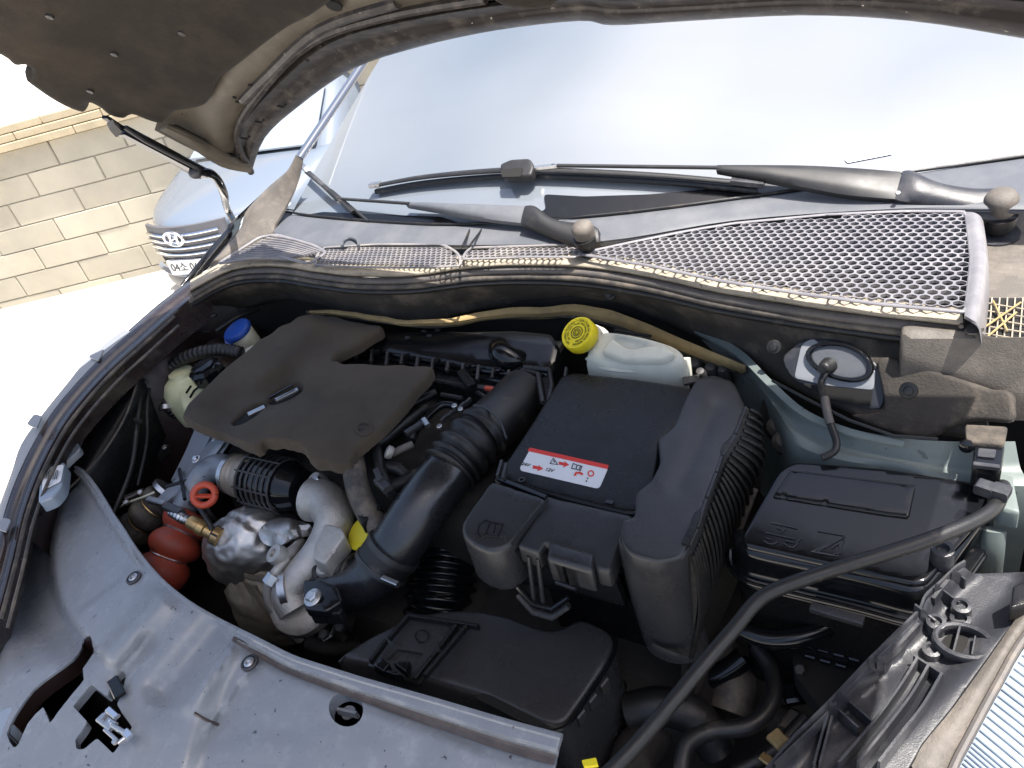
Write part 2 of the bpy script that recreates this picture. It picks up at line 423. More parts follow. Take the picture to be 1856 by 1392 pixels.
def ribbon(name, ea, eb, f, h, thick, m, parent, down, n=6, k=7, label=None, pw=.5):
    """a strip between two outlines with a rounded back; h = bulge in metres"""
    ea = cat([Vector(p) for p in ea], n, False); eb = cat([Vector(p) for p in eb], n, False)
    bm = bmesh.new(); g = []
    for j in range(k):
        t = j/(k-1); u = 1-(1-math.sin(math.pi*t/2)) if False else t
        prof = (4*t*(1-t))**pw
        g.append([bm.verts.new(f(*(a*(1-t)+b_*t)) - down*(h*prof*min(1, .25+3*i/len(ea), .25+3*(len(ea)-1-i)/len(ea)))) for i, (a, b_) in enumerate(zip(ea, eb))])
    low = [[bm.verts.new(v.co + down*thick) for v in g[0]], [bm.verts.new(v.co + down*thick) for v in g[-1]]]
    g = [low[0]] + g + [low[1]]
    for i in range(len(g)-1):
        for j in range(len(g[0])-1): bm.faces.new((g[i][j], g[i+1][j], g[i+1][j+1], g[i][j+1]))
    for j in (0, -1): bm.faces.new([r_[j] for r_ in g])
    for j in range(len(g[0])-1): bm.faces.new((g[0][j], g[0][j+1], g[-1][j+1], g[-1][j]))
    return link(bm, name, m, parent, label, 50)
def zplane(p1, p2, p3):                      # height as a plane through three measured points (x, y, z)
    A = Matrix(((p1[0], p1[1], 1), (p2[0], p2[1], 1), (p3[0], p3[1], 1))); s = A.inverted() @ Vector((p1[2], p2[2], p3[2]))
    return lambda x, y: s[0]*x + s[1]*y + s[2]
def ZF(zf): return lambda x, y: P(x, y, zf(x, y))

# ================================================================ SETTING
GA, GB = .035, -.03
def gz(x, y): k = math.hypot(x, y); k = 1 if k < 14 else 14/k; return (GA*x + GB*y)*k
def PG(px, py, h=0): return PF_ground(px, py, h)
def PF_ground(px, py, h=0):
    d = ray(px, py); t = (GA*CAM.x + GB*CAM.y + h - CAM.z)/(d.z - GA*d.x - GB*d.y); return CAM + d*t
bm = bmesh.new()
for i in range(-12, 12):
    for j in range(-12, 12):
        def q(a): return math.copysign(abs(a/12)**2.2*250, a)
        v = [bm.verts.new((q(a), q(b), gz(q(a), q(b)))) for a, b in ((i, j), (i+1, j), (i+1, j+1), (i, j+1))]; bm.faces.new(v)
bmesh.ops.remove_doubles(bm, verts=bm.verts, dist=1e-4)
link(bm, 'ground', 'concrete', kind='structure')

# ---- block wall beyond the car
A = PF_ground(0, 562); B = PF_ground(290, 492)
wd = (B-A); wd.z = 0; wd.normalize(); wn = Vector((wd.y, -wd.x, 0))
if wn.dot(CAM-A) < 0: wn = -wn
dist = (A-CAM).length
BH = 46/FOC*dist*1.02; BL = BH*2.15; JT = .008
topz = None
wall = thing('block_wall', 'pale cream concrete block wall with thin tan coping along the yard', 'wall', A + wd*2)
slope = wd.x*GA + wd.y*GB
NR = 6
base = lambda s: A.z + slope*s - .05
def blockmesh(L):
    bm = bmesh.new(); bmesh.ops.create_cube(bm, size=1)
    for v in bm.verts: v.co = Vector((v.co.x*(L-JT), v.co.y*.14, v.co.z*(BH-JT)))
    bmesh.ops.bevel(bm, geom=bm.edges[:], offset=.006, segments=1, affect='EDGES')
    me = bpy.data.meshes.new('block'); bm.to_mesh(me); bm.free(); me.materials.append(MATS['block']); return me
bme = blockmesh(BL); rot = math.atan2(wd.y, wd.x)
pitch_rot = math.atan(slope)
wl = Vector(wall.location)
rb = random.Random(3)
# the coping is where the photograph's wall top meets the sky
d0 = ray(60, 262); t0 = (A-CAM).dot(wn)/d0.dot(wn); Ht = (CAM + d0*t0); sT = (Ht-A).dot(wd)
HW = Ht.z - (A.z + slope*sT); BH2 = HW/6.3; NR = 7
for r_ in range(NR+1):
    for k in range(-7, 12):
        s = (k + (.5 if r_ % 2 else 0))*BL
        if s > 7.2 or s < -4: continue
        o = bpy.data.objects.new('block', bme); C.objects.link(o); o.parent = wall
        p = A + wd*s - wn*(.08 + rb.uniform(0, .006)); p.z = A.z + slope*s + HW - (NR - r_ + .5)*BH2
        o.location = p - wl; o.rotation_euler = (0, -pitch_rot, rot); o.scale = (1, 1, BH2/BH)
bm = bmesh.new()
a = A - wd*4 - wn*.08; b_ = A + wd*7.4 - wn*.08
bar_bm(bm, Vector((a.x, a.y, A.z - 4*slope + HW/2-.1)), Vector((b_.x, b_.y, A.z + 7.4*slope + HW/2-.1)), .11, HW+.15)
link(bm, 'mortar', 'mortar', wall)
bm = bmesh.new(); bar_bm(bm, Vector((0, 0, 0)), Vector((BL*1.25-.012, 0, 0)), .26, .05, bev=.1); cme = bpy.data.meshes.new('coping_tile')
bm.to_mesh(cme); bm.free(); cme.materials.append(MATS['cap'])
for lay, (hh, offn) in enumerate(((.03, 0), (.085, .02), (.14, .035))):
    for k in range(-3, 7):
        s = (k + .35*lay)*BL*1.25
        o = bpy.data.objects.new('coping_tile', cme); C.objects.link(o); o.parent = wall
        p = A + wd*s - wn*(.08 + offn*.6); p.z = A.z + slope*s + HW + hh
        o.location = p - wl; o.rotation_euler = (0, -pitch_rot, rot)

# ---- white saloon parked behind
EMB = PD(318, 415, 5.0)
ang = R(6)
fx = Vector((math.cos(ang), math.sin(ang), 0)); fy = Vector((-math.sin(ang), math.cos(ang), 0))   # lateral, rearwards
gzc = gz(EMB.x, EMB.y)
EH = EMB.z - gzc
CO = Vector((EMB.x, EMB.y, gzc))
k_ = EH/.78
def HC(x, y, z): return CO + (fx*x + fy*y)*k_ + Vector((0, 0, z*k_))
car = thing('parked_car', 'white saloon with dark slatted grille parked behind the open bonnet', 'car', HC(0, 2, 0))
# body: cross sections along its length  (y, half width, sill z, belt z, centre top z)
secs = [(0.0, .56, .32, .62, .74), (.06, .74, .24, .66, .80), (.25, .86, .20, .74, .86), (.7, .91, .18, .84, .95), (1.25, .92, .18, .92, 1.02), (2.6, .93, .18, .96, 1.0), (4.0, .91, .2, .98, 1.06), (4.5, .78, .3, .9, .98)]
rows = []
for y, hw, zs, zb, zt in secs:
    r_ = []
    for u, vz in ((-.86, zs), (-1, zs+.12), (-1.0, (zs+zb)/2), (-.97, zb), (-.8, zb + (zt-zb)*.6), (-.4, zt-.01), (0, zt), (.4, zt-.01), (.8, zb + (zt-zb)*.6), (.97, zb), (1.0, (zs+zb)/2), (1, zs+.12), (.86, zs)):
        r_.append(HC(hw*u, y + .50*u*u*hw/.9*max(0, 1-y/1.2), vz))
    rows.append(r_)
loft('body', rows, 'white', car, (2, 3), angle=60)
rows = []
for y, hw, z in ((1.15, .78, .99), (1.75, .66, 1.36), (2.0, .62, 1.44), (2.8, .62, 1.46), (3.4, .60, 1.38), (4.0, .70, 1.05)):
    rows.append([HC(-hw*1.15, y, max(.9, z-.42)), HC(-hw, y, z-.05), HC(0, y, z+.02), HC(hw, y, z-.05), HC(hw*1.15, y, max(.9, z-.42))])
loft('cabin', rows, 'white', car, (3, 3), angle=60)
loft('windscreen', [[HC(-.74, 1.13, 1.02), HC(0, 1.02, 1.05), HC(.74, 1.13, 1.02)], [HC(-.60, 1.74, 1.385), HC(0, 1.68, 1.43), HC(.60, 1.74, 1.385)]], 'lens2', car, (4, 2), thick=.01)
def nose(x): return .50*(x/.9)**2
def bent(xa, xb, z0, z1, out, m, nm, par, th=.03):
    xs_ = [xa + (xb-xa)*i/6 for i in range(7)]
    return loft(nm, [[HC(x, nose(x)+out, z0) for x in xs_], [HC(x, nose(x)+out-.012, (z0+z1)/2) for x in xs_], [HC(x, nose(x)+out+.01, z1) for x in xs_]], m, par, (2, 2), th*k_, Vector(fy))
gr = bent(-.44, .44, .53, .80, -.03, 'grillegrey', 'grille', car)
for i in range(4):
    z = .575 + i*.055; wv = .42 - abs(i-2)*.02
    q = [HC(-wv + wv*j/5, nose(-wv+wv*j/5)-.05, z) for j in range(11)]
    bm = bmesh.new(); addtube(bm, q, .011*k_, 8, 1.0); link(bm, 'slat', 'chrome', gr)
# oval badge with its slanted letter
ec = HC(0, -.062, .72); ex, ez = fx, (Vector((0, 0, 1)) - fy*.15).normalized(); en = -fy
bm = bmesh.new(); q = [ec + ex*math.cos(t*math.pi/12)*.098*k_ + ez*math.sin(t*math.pi/12)*.062*k_ for t in range(25)]
addtube(bm, q, .012*k_, 8, caps=False); bd = link(bm, 'badge_ring', 'chrome', car)
bm = bmesh.new()
for s in (-1, 1):
    q = cat([ec + ex*(s*.040+.018)*k_ + ez*.05*k_, ec + ex*s*.036*k_, ec + ex*(s*.040-.018)*k_ - ez*.05*k_], 4, False); addtube(bm, q, .012*k_, 8)
q = cat([ec - ex*.036*k_ - ez*.012*k_, ec + ez*0, ec + ex*.036*k_ + ez*.012*k_], 4, False); addtube(bm, q, .010*k_, 8)
link(bm, 'badge_letter', 'chrome', bd)
xa_, xb_ = -.22, .24
pa, pb = HC(xa_, nose(xa_)-.07, .46), HC(xb_, nose(xb_)-.07, .46)
bm = bmesh.new(); bar_bm(bm, pa, pb, .02, .13*k_, bev=.1); pl = link(bm, 'number_plate', 'plate', car)
pdx = (pb-pa).normalized(); pn_ = pdx.cross(Vector((0, 0, 1)))
lettering('plate_lettering', '04소 0629', (pa+pb)/2 + pn_*.0115, pdx, Vector((0, 0, 1)),   .098*k_, 'ink', pl, .001)
bent(-.5, .6, .24, .37, -.02, 'grillegrey', 'lower_intake', car)
bent(-.62, .7, .37, .40, -.05, 'white', 'bumper_lip', car)
for s in (1,):
    loft('headlight', [[HC(s*.50, .13, .78), HC(s*.66, .26, .80), HC(s*.80, .46, .82)], [HC(s*.50, .10, .64), HC(s*.68, .22, .66), HC(s*.84, .42, .74)]], 'lens', car, (3, 3), .03, Vector(fy))
for s in (-1, 1):
    for y in (.85, 3.5):
        wh = lathe('wheel', HC(s*.80, y, .31), fx*s, [(.31*k_, 0), (.32*k_, .05), (.31*k_, .18*k_), (.22*k_, .19*k_)], 'tyre', car, 28)
        lathe('rim', HC(s*.80, y, .31), fx*s, [(.21*k_, .19*k_), (.19*k_, .16*k_), (.05*k_, .17*k_), (0, .18*k_)], 'steel', wh, 20)

# ================================================================ THE CAR'S FRONT: body round the bay
body = thing('engine_bay_body', 'dark brown front wings and bulkhead that frame the open engine bay', 'car body', (0, .6, 0))
# left of picture: wing flange and inner wing.  rows run from the windscreen corner forward
fl_out = [(352, 505, .995), (290, 552, .985), (235, 600, .97), (180, 648, .955), (130, 700, .94), (88, 752, .92), (55, 808, .90), (30, 860, .88), (8, 920, .86), (-12, 1000, .84), (-40, 1100, .80), (-90, 1250, .74)]
def offs(pts, dx, dy, dz): return [(x+dx*(.6+.4*i/len(pts)), y+dy, z+dz) for i, (x, y, z) in enumerate(pts)]
rows = [V3(offs(fl_out, -10, 70, -.18)), V3(offs(fl_out, -6, 6, -.035)), V3(offs(fl_out, 0, 0, 0)), V3(offs(fl_out, 14, 3, .002)), V3(offs(fl_out, 26, 12, -.006)), V3(offs(fl_out, 38, 14, -.004)), V3(offs(fl_out, 52, 34, -.03)), V3(offs(fl_out, 60, 70, -.07))]
# outer skin down to the sill, rebuilt in true coordinates
for k in range(len(rows[0])):
    q = rows[2][k]; rows[0][k] = Vector((q.x - .10, q.y - .02, q.z - .30)); rows[1][k] = Vector((q.x - .02, q.y, q.z - .03))
rows.insert(0, [Vector((q.x - .13, q.y, .25)) for q in rows[2]])
loft('left_wing', rows, 'paint', body, (3, 3), angle=60)
# paler tabs sticking out along the flange
for (x, y, z) in ((172, 640, .958), (60, 762, .925), (4, 950, .86)):
    sheet('wing_tab', rounded([(x-12, y+6), (x+2, y-12), (x+16, y-8), (x+6, y+14)], 4), (lambda z_: lambda a, b: P(a, b, z_+.004))(z), .003, 'greyface', body, grid=10)
ed_ = fl_out[2:-2]
loft('wing_edge', [V3([(x-9-7*(i % 3 == 1), y-4, z-.004) for i, (x, y, z) in enumerate(ed_)]), V3([(x-4, y-1, z+.001) for x, y, z in ed_]), V3([(x+2, y+1, z+.0035) for x, y, z in ed_])], 'greyface', body, (4, 3), .002)  # added pale strip imitating the sunlit brightness of the outer wing
# gutter lines beside the flange
for dx, dy, r_ in ((34, 12, .0035), (44, 22, .004), (56, 38, .003)):
    tube('weather_strip', offs(fl_out[1:-1], dx, dy, -.002 - dx*.0002), r_, 'rubber_dusty', body, 4, 6)
# inner wing wall
top = [(395, 520, .95), (330, 560, .94), (270, 640, .92), (205, 690, .90), (150, 760, .87), (110, 830, .84), (80, 900, .80), (60, 980, .78)]
rows = [V3(top)]
for dz, dxx in ((.06, .03), (.16, .05), (.30, .06), (.5, .03)):
    rows.append([Vector((q.x + dxx, q.y, q.z - dz)) for q in rows[0]])
loft('inner_wing', rows, 'paint_in', body, (3, 3), angle=60, wob=.012)
# strut tower hump behind the tank
sheet('strut_tower', cat([(345, 560), (400, 540), (470, 560), (480, 620), (440, 660), (370, 680), (300, 660), (270, 610)], 3), lambda x, y: P(x, y, .80 + .06*gs(math.hypot(x-360, y-600), 90)), .25, 'paint_in', body, r=24, grid=18)
bolt('bolt', P(326, 622, .862), (0, 0, 1), .010, 'steel', body, .020)
lathe('strut_ring', P(326, 624, .852), (0, 0, 1), [(.055, 0), (.055, .006), (.046, .008), (.044, .003), (.020, .003), (.02, .0)], 'dirt', body, 28)
# black wheel-arch liner part / lamp housing seen behind the slot
hs = sheet('lamp_housing', cat([(205, 665), (240, 652), (258, 672), (240, 720), (200, 790), (160, 850), (120, 900), (88, 905), (78, 880), (110, 820), (150, 745)], 3), lambda x, y: P(x, y, .905 - .00045*(y-650)), .12, 'plastic', body, r=10, grid=14, rs=.0012)
wires('housing_seam', [[P(x, y, .908 - .00045*(y-650)) for x, y in cat([(250, 690), (225, 760), (180, 830), (120, 890)], 5, False)]], .002, 'rubber_dusty', hs)
for pts in ([(188, 650), (220, 636), (238, 652), (212, 690), (180, 712), (165, 690)], [(150, 700), (178, 712), (160, 745), (140, 738)], [(98, 790), (150, 735), (158, 748), (120, 800), (100, 812)], [(95, 838), (140, 800), (146, 812), (104, 850)]):
    sheet('bracket_plate', rounded(pts, 5), lambda x, y: P(x, y, .925 - .0004*(y-650)), .012, 'greybar', body, grid=14, r=3)
for x, y in ((180, 682), (176, 690), (186, 676), (100, 800), (112, 806), (92, 796), (176, 666)):
    bm = bmesh.new(); a = P(x, y, .936 - .0004*(y-650)); bar_bm(bm, a, a + Vector((random.uniform(-.02, .02), random.uniform(.005, .02), random.uniform(0, .012))), .009, .012); link(bm, 'clip', 'gloss', body)
for i, (x, y) in enumerate(((300, 560), (290, 568), (281, 575), (310, 553), (262, 592), (250, 597), (322, 548))):
    bm = bmesh.new(); a = P(x, y, .955); bar_bm(bm, a, a + Vector((.016, .010*(1 if i % 2 else -1), .004)), .008, .008); link(bm, 'clip', 'steel_dark' if i % 3 else 'sticker', body)
sheet('hinge_plate', rounded([(310, 556), (330, 545), (342, 562), (312, 590), (298, 580)], 4), lambda x, y: P(x, y, .945), .006, 'greybar', body, grid=10)
for x, y in ((236, 832), (283, 803)):
    bolt('bolt', P(x, y, .70), (.5, -.3, .8), .008, 'steel', body)
# dark pieces low between lamp and engine
for pts, z, r_ in (([(120, 880), (200, 800), (262, 720)], .70, .010), ([(210, 900), (300, 790), (310, 720)], .62, .018), ([(250, 880), (330, 800)], .55, .03)):
    tube('bay_hose', [(x, y, z) for x, y in pts], r_, 'rubber', body)
lathe('horn', P(205, 890, .70), (.5, -.6, .6), [(.01, 0), (.05, .0), (.052, .02), (.04, .03), (.0, .03)], 'dirt', body, 24)
lb = sheet('lamp_top', rounded([(72, 850), (118, 835), (112, 880), (96, 900), (68, 912)], 8), lambda x, y: P(x, y, .868), .02, 'lens2', body, r=4, grid=14)
st = sheet('lamp_sticker', rounded([(78, 848), (116, 842), (110, 872), (76, 890)], 3), lambda x, y: P(x, y, .8705), .001, 'sticker', lb, grid=20)
wires('sticker_bars', [L3([(86+i*3.2, 852), (83+i*3.2, 868)], .8722) for i in range(7)], .0006, 'ink', lb)

# floor and walls of the bay, dark
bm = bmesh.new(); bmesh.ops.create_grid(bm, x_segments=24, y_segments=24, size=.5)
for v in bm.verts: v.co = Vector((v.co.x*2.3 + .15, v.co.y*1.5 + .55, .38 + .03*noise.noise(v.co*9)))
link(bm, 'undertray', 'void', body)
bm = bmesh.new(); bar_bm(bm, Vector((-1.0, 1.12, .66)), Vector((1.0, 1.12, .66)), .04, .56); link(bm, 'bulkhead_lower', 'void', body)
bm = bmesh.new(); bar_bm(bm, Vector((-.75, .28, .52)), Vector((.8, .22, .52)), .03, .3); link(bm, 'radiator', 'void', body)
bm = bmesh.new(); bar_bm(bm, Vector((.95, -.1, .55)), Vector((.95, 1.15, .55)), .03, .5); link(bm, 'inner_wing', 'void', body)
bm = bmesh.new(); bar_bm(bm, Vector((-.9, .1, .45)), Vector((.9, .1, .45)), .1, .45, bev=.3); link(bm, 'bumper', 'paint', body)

# ================================================================ BULKHEAD AND COWL
cz = 1.02
def row(pts, z): return [P(x, y, z if len(p) < 3 else p[2]) for p in pts for (x, y) in [p[:2]]]
# plenum tray under the grille
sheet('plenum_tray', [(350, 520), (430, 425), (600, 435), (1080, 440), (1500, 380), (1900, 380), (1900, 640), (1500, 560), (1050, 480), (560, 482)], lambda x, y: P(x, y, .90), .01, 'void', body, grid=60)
led = thing('cowl_ledge', 'beige dusty plastic ledge running along the front of the cowl grille', 'cowl trim', P(900, 480, .98))
T = [(345, 514), (420, 474), (500, 466), (570, 474), (650, 482), (750, 480), (850, 466), (950, 460), (1060, 463), (1180, 480), (1300, 506), (1450, 530), (1600, 549), (1745, 564)]
def sh(pts, dy): return [(p[0], p[1]+dy) for p in pts]
def shv(pts, dys):
    n_ = len(pts)-1
    return [(p[0], p[1]+dys[0] + (dys[1]-dys[0])*i/n_) for i, p in enumerate(pts)]
loft('ledge', [row(shv(T, (-6, -6)), 1.005), row(T, 1.022), row(shv(T, (8, 12)), 1.022), row(shv(T, (14, 24)), 1.017), row(shv(T, (17, 28)), 1.005)], 'ledge', led, (4, 3), angle=50, wob=.0022)
sl = thing('bonnet_seal', 'black ribbed rubber bonnet seal running in a wave along the bulkhead', 'seal', P(900, 500, .98))
for dy, r_, z, mm in (((22, 36), .0085, 1.004, 'sealgrey'), ((32, 50), .0065, .995, 'rubber_dusty'), ((39, 60), .008, .985, 'rubber')):
    tube('seal_lip', [(x, y, z) for x, y in shv(T, dy)], r_, mm, sl, 5, 10, flat=.8)
loft('seal_web', [row(shv(T, (22, 36)), 1.0), row(shv(T, (32, 52)), .988), row(shv(T, (44, 66)), .972)], 'sealgrey', sl, (4, 3), .006, Vector((0, 1, -.3)))
ins = thing('bulkhead_insulation', 'grey brown felt insulation hanging on the bulkhead below the seal', 'insulation', P(900, 560, .88))
B0 = shv(T, (42, 64))
B0[0] = (362, 548)
Bt = [(400, 556), (450, 558), (520, 545), (572, 553), (660, 578), (760, 588), (850, 572), (940, 560), (1060, 558), (1180, 575), (1300, 625), (1400, 680), (1560, 760), (1800, 800)]
def lerp2(a, b, t): return [(p[0]*(1-t)+q[0]*t, p[1]*(1-t)+q[1]*t) for p, q in zip(a, b)]
loft('insulation_mat', [row(B0, .978), row(lerp2(B0, Bt, .3), .955), row(lerp2(B0, Bt, .6), .925), row(lerp2(B0, Bt, .92), .90), row(Bt, .885)], 'insulation', ins, (4, 4), .012, Vector((0, 1, -.2)), wob=.010)
for x, y in ((620, 528), (830, 527), (1110, 533), (1405, 628), (1648, 706)):
    lathe('stud', P(x, y, .95) + Vector((0, -.008, .004)), (0, -.9, .45), [(.011, 0), (.010, .002), (.006, .003), (.005, .006), (0, .007)], 'rubber', ins, 14)
tf = thing('foam_lining', 'tan foam lining edge curving under the bulkhead above the engine', 'foam lining', P(900, 570, .86))
a1 = [(560, 562, .925), (600, 560, .925), (680, 572, .925), (780, 580, .925), (880, 562, .925), (960, 556, .925), (1060, 553, .925), (1140, 575, .92), (1220, 605, .915), (1300, 640, .91), (1350, 662, .905)]
a2 = [(556, 566, .915), (600, 569, .912), (690, 583, .91), (790, 592, .908), (880, 578, .90), (960, 574, .90), (1050, 575, .90), (1130, 596, .895), (1210, 628, .89), (1290, 658, .885), (1340, 672, .88)]
loft('foam_strip', [V3(a1), V3([(x, (y+y2)/2+2, (z+z2)/2+.004) for (x, y, z), (x2, y2, z2) in zip(a1, a2)]), V3(a2)], 'tanfoam', tf, (5, 3), .008, Vector((0, .6, -.8)), wob=.006)
tube('foam_rim', [(x, y, z) for x, y, z in a2], .0035, 'insulation', tf, 5, 8)

# ---- hex mesh grille, true hexagon cells
def meshgrid(name, outline, z, pitch, wall_, m, parent, ang_=0.0, th=.004):
    bm = bmesh.new(); q = [P(x, y, z) for x, y in outline]
    x0, x1 = min(p.x for p in q), max(p.x for p in q); y0, y1 = min(p.y for p in q), max(p.y for p in q)
    ol = [(p.x, p.y) for p in q]
    rh = pitch/math.sqrt(3); j = 0; y = y0
    while y < y1 + pitch:
        x = x0 + (pitch/2 if j % 2 else 0)
        while x < x1 + pitch:
            if inside((x, y), ol):
                O = []; I = []
                for k in range(6):
                    t = math.pi/6 + k*math.pi/3
                    O.append((x + rh*math.cos(t), y + rh*math.sin(t)))
                for k in range(12):
                    t = math.pi/6 + k*math.pi/6; rr = (rh - wall_)*(.97 if k % 2 == 0 else .90)
                    I.append((x + rr*math.cos(t), y + rr*math.sin(t)))
                vo = [bm.verts.new((a, b, z)) for a, b in O]; vi = [bm.verts.new((a, b, z)) for a, b in I]; vl = [bm.verts.new((a, b, z - th)) for a, b in I]
                for k in range(6):
                    k2 = (k+1) % 6
                    bm.faces.new((vo[k], vo[k2], vi[(2*k+2) % 12], vi[2*k+1], vi[2*k]))
                for k in range(12): bm.faces.new((vi[k], vi[(k+1) % 12], vl[(k+1) % 12], vl[k]))
            x += pitch
        y += rh*1.5; j += 1
    bmesh.ops.remove_doubles(bm, verts=bm.verts, dist=2e-5)
    return link(bm, name, m, parent, recalc=True, angle=30, kind='stuff')
MO = [(1040, 459), (1150, 440), (1250, 421), (1330, 409), (1500, 394), (1640, 388), (1748, 388), (1756, 470), (1745, 560), (1600, 546), (1450, 526), (1300, 502), (1180, 476)]
cg = thing('cowl_grille', 'pale honeycomb cowl grille with open hexagon holes below the windscreen', 'grille', P(1500, 470, 1.02))
meshgrid('honeycomb', MO, 1.034, .0152, .0019, 'mesh', cg)
MO2 = [(572, 476), (588, 452), (680, 447), (800, 447), (826, 462), (830, 479), (740, 481), (640, 480)]
meshgrid('honeycomb', MO2, 1.034, .0120, .0016, 'cowl', cg)
MO3 = [(832, 470), (850, 452), (950, 450), (1060, 446), (1045, 462), (950, 462)]
meshgrid('honeycomb', MO3, 1.034, .0125, .0016, 'cowl', cg)
def rim(name, pts, z, r_, closed=True, flat=.7, mm='mesh', par=None):
    bm = bmesh.new(); q = cat([P(x, y, z) for x, y in rounded(pts, 14, 3)] if closed else [P(x, y, z) for x, y in pts], 2, closed)
    if closed: q.append(q[0])
    addtube(bm, q, r_, 8, flat, not closed); return link(bm, name, mm, par or cg, None, 60)
rim('grille_rim', [(1048, 460), (1150, 438), (1250, 418), (1330, 405), (1500, 389), (1640, 383), (1752, 384), (1762, 470), (1752, 566), (1600, 552), (1450, 532), (1300, 508), (1180, 482)], 1.034, .0032)
rim('grille_rim', [(566, 480), (582, 449), (680, 443), (805, 443), (832, 460), (836, 482), (740, 485), (640, 484)], 1.034, .0028, mm='cowl')
rim('grille_rim', [(836, 470), (850, 449), (950, 446), (1066, 442), (1048, 466), (950, 466)], 1.034, .0028, mm='cowl')
# right hand edge, thick rounded wall of the grille moulding
loft('grille_end', [[P(1750, 384, 1.036), P(1760, 470, 1.036), P(1748, 572, 1.036)], [P(1768, 386, 1.040), P(1778, 470, 1.040), P(1762, 580, 1.040)], [P(1782, 400, 1.028), P(1790, 475, 1.028), P(1775, 592, 1.028)], [P(1786, 440, .98), P(1794, 520, .98), P(1782, 640, .98)]], 'mesh', cg, (4, 3), .004)
# louvred part at the far end
lo = rounded([(395, 478), (470, 430), (500, 425), (570, 445), (592, 458), (560, 478), (500, 464), (430, 472)], 8)
lv = thing('cowl_louvre', 'small louvred cowl panel of curved slats beside the left wing', 'grille', P(490, 455, 1.02))
rim('louvre_frame', lo, 1.036, .004, par=lv)
for k in range(12):
    t = k/11; a = (404 + t*88, 474 - t*46); b_ = (520 + t*70, 470 - t*14)
    mid = ((a[0]+b_[0])/2, (a[1]+b_[1])/2 - 4)
    bm = bmesh.new(); q = cat([P(*a, 1.034), P(*mid, 1.038), P(*b_, 1.034)], 4, False); addtube(bm, q, .0026, 6, 1.4); link(bm, 'slat', 'cowl', lv)
for k in range(6):
    t = (k+.5)/6; a = (404+t*110, 474); bm = bmesh.new(); addtube(bm, [P(430+t*95, 472-4*t, 1.031), P(470+t*100, 430+t*14, 1.031)], .0012, 5); link(bm, 'rib', 'mesh', lv)
# smooth scuttle panel between grille and glass
sc = thing('scuttle_panel', 'smooth blue grey scuttle panel between wiper arms and cowl grille', 'cowl trim', P(1100, 430, 1.03))
gt = [(486, 380), (560, 392), (700, 404), (850, 408), (1100, 391), (1380, 355), (1600, 321), (1900, 278)]
gb = [(498, 428), (575, 452), (700, 446), (850, 448), (1090, 442), (1330, 404), (1640, 384), (1900, 384)]
def zrow(pts, z): return [P(x, y, z) for x, y in pts]
loft('scuttle_face', [zrow(gt, 1.046), zrow(lerp2(gt, gb, .1), 1.05), zrow(lerp2(gt, gb, .5), 1.043), zrow(lerp2(gt, gb, .9), 1.035), zrow(gb, 1.026)], 'scuttle', sc, (5, 3), .004)
tube('glass_seal', [(x, y-2, 1.052) for x, y in gt], .003, 'rubber', sc, 5, 8)
tube('glass_seal', [(x, y-7, 1.052) for x, y in gt], .0016, 'rubber', sc, 5, 6)
wires('panel_joint', [L3([(878, 410), (850, 447)], 1.047), L3([(855, 409), (838, 447)], 1.047)], .0022, 'rubber', sc)
wires('drain_boss', [L3(cat([(620, 446), (622, 436), (635, 431), (648, 436), (650, 446)], 4, False), 1.044)], .003, 'scuttle', sc)
# scuttle end at the right with keyhole well and drain grid
sheet('scuttle_end', rounded([(1786, 378), (1900, 360), (1900, 620), (1778, 620), (1790, 500)], 6), lambda x, y: P(x, y, .965 + .0001*(560-y)), .01, 'endcap', sc, grid=24)
dg = thing('drain_grid', 'small cream wire drain grid beneath the right wiper pivot', 'grid', P(1810, 580, .97))
for k in range(6):
    x = 1784 + k*14; bm = bmesh.new(); addtube(bm, [P(x, 540, .973), P(x-6, 612, .973)], .0010, 6); link(bm, 'wire', 'ledge', dg)
for k in range(5):
    y = 547 + k*14; bm = bmesh.new(); addtube(bm, [P(1776, y, .974), P(1860, y+14, .974)], .0010, 6); link(bm, 'wire', 'ledge', dg)
for a, b_ in (((1786, 592), (1850, 548)), ((1800, 545), (1826, 600)), ((1790, 610), (1842, 566))):
    bm = bmesh.new(); addtube(bm, [P(*a, .978), P(*b_, .978)], .0013, 6); link(bm, 'stray_wire', 'tanfoam', dg)
sheet('drain_pit', rounded([(1778, 540), (1862, 540), (1862, 620), (1772, 616)], 5), lambda x, y: P(x, y, .970), .004, 'void', dg, grid=40)
# left corner pillar trim
ct = thing('corner_trim', 'beige grey triangular wing corner trim beside the left windscreen edge', 'trim', P(480, 360, 1.05))
co_ = [P(541, 284, 1.165), P(520, 310, 1.14), P(480, 345, 1.10), P(445, 385, 1.07), P(432, 420, 1.04), P(380, 480, 1.0)]
ci_ = [P(548, 290, 1.165), P(538, 330, 1.12), P(520, 370, 1.08), P(500, 405, 1.05), P(488, 428, 1.03), P(425, 470, 1.0)]
cm_ = [(a+b)/2 + Vector((0, -.01, .012)) for a, b in zip(co_, ci_)]
loft('trim_face', [co_, cm_, ci_], 'endcap', ct, (4, 4), .006)
loft('dark_gap', [[p + Vector((-.01, -.004, -.006)) for p in co_[2:]], [P(430, 392, 1.06), P(412, 412, 1.03), P(404, 440, 1.01), P(352, 498, .99)]], 'gloss', ct, (4, 3), .004)

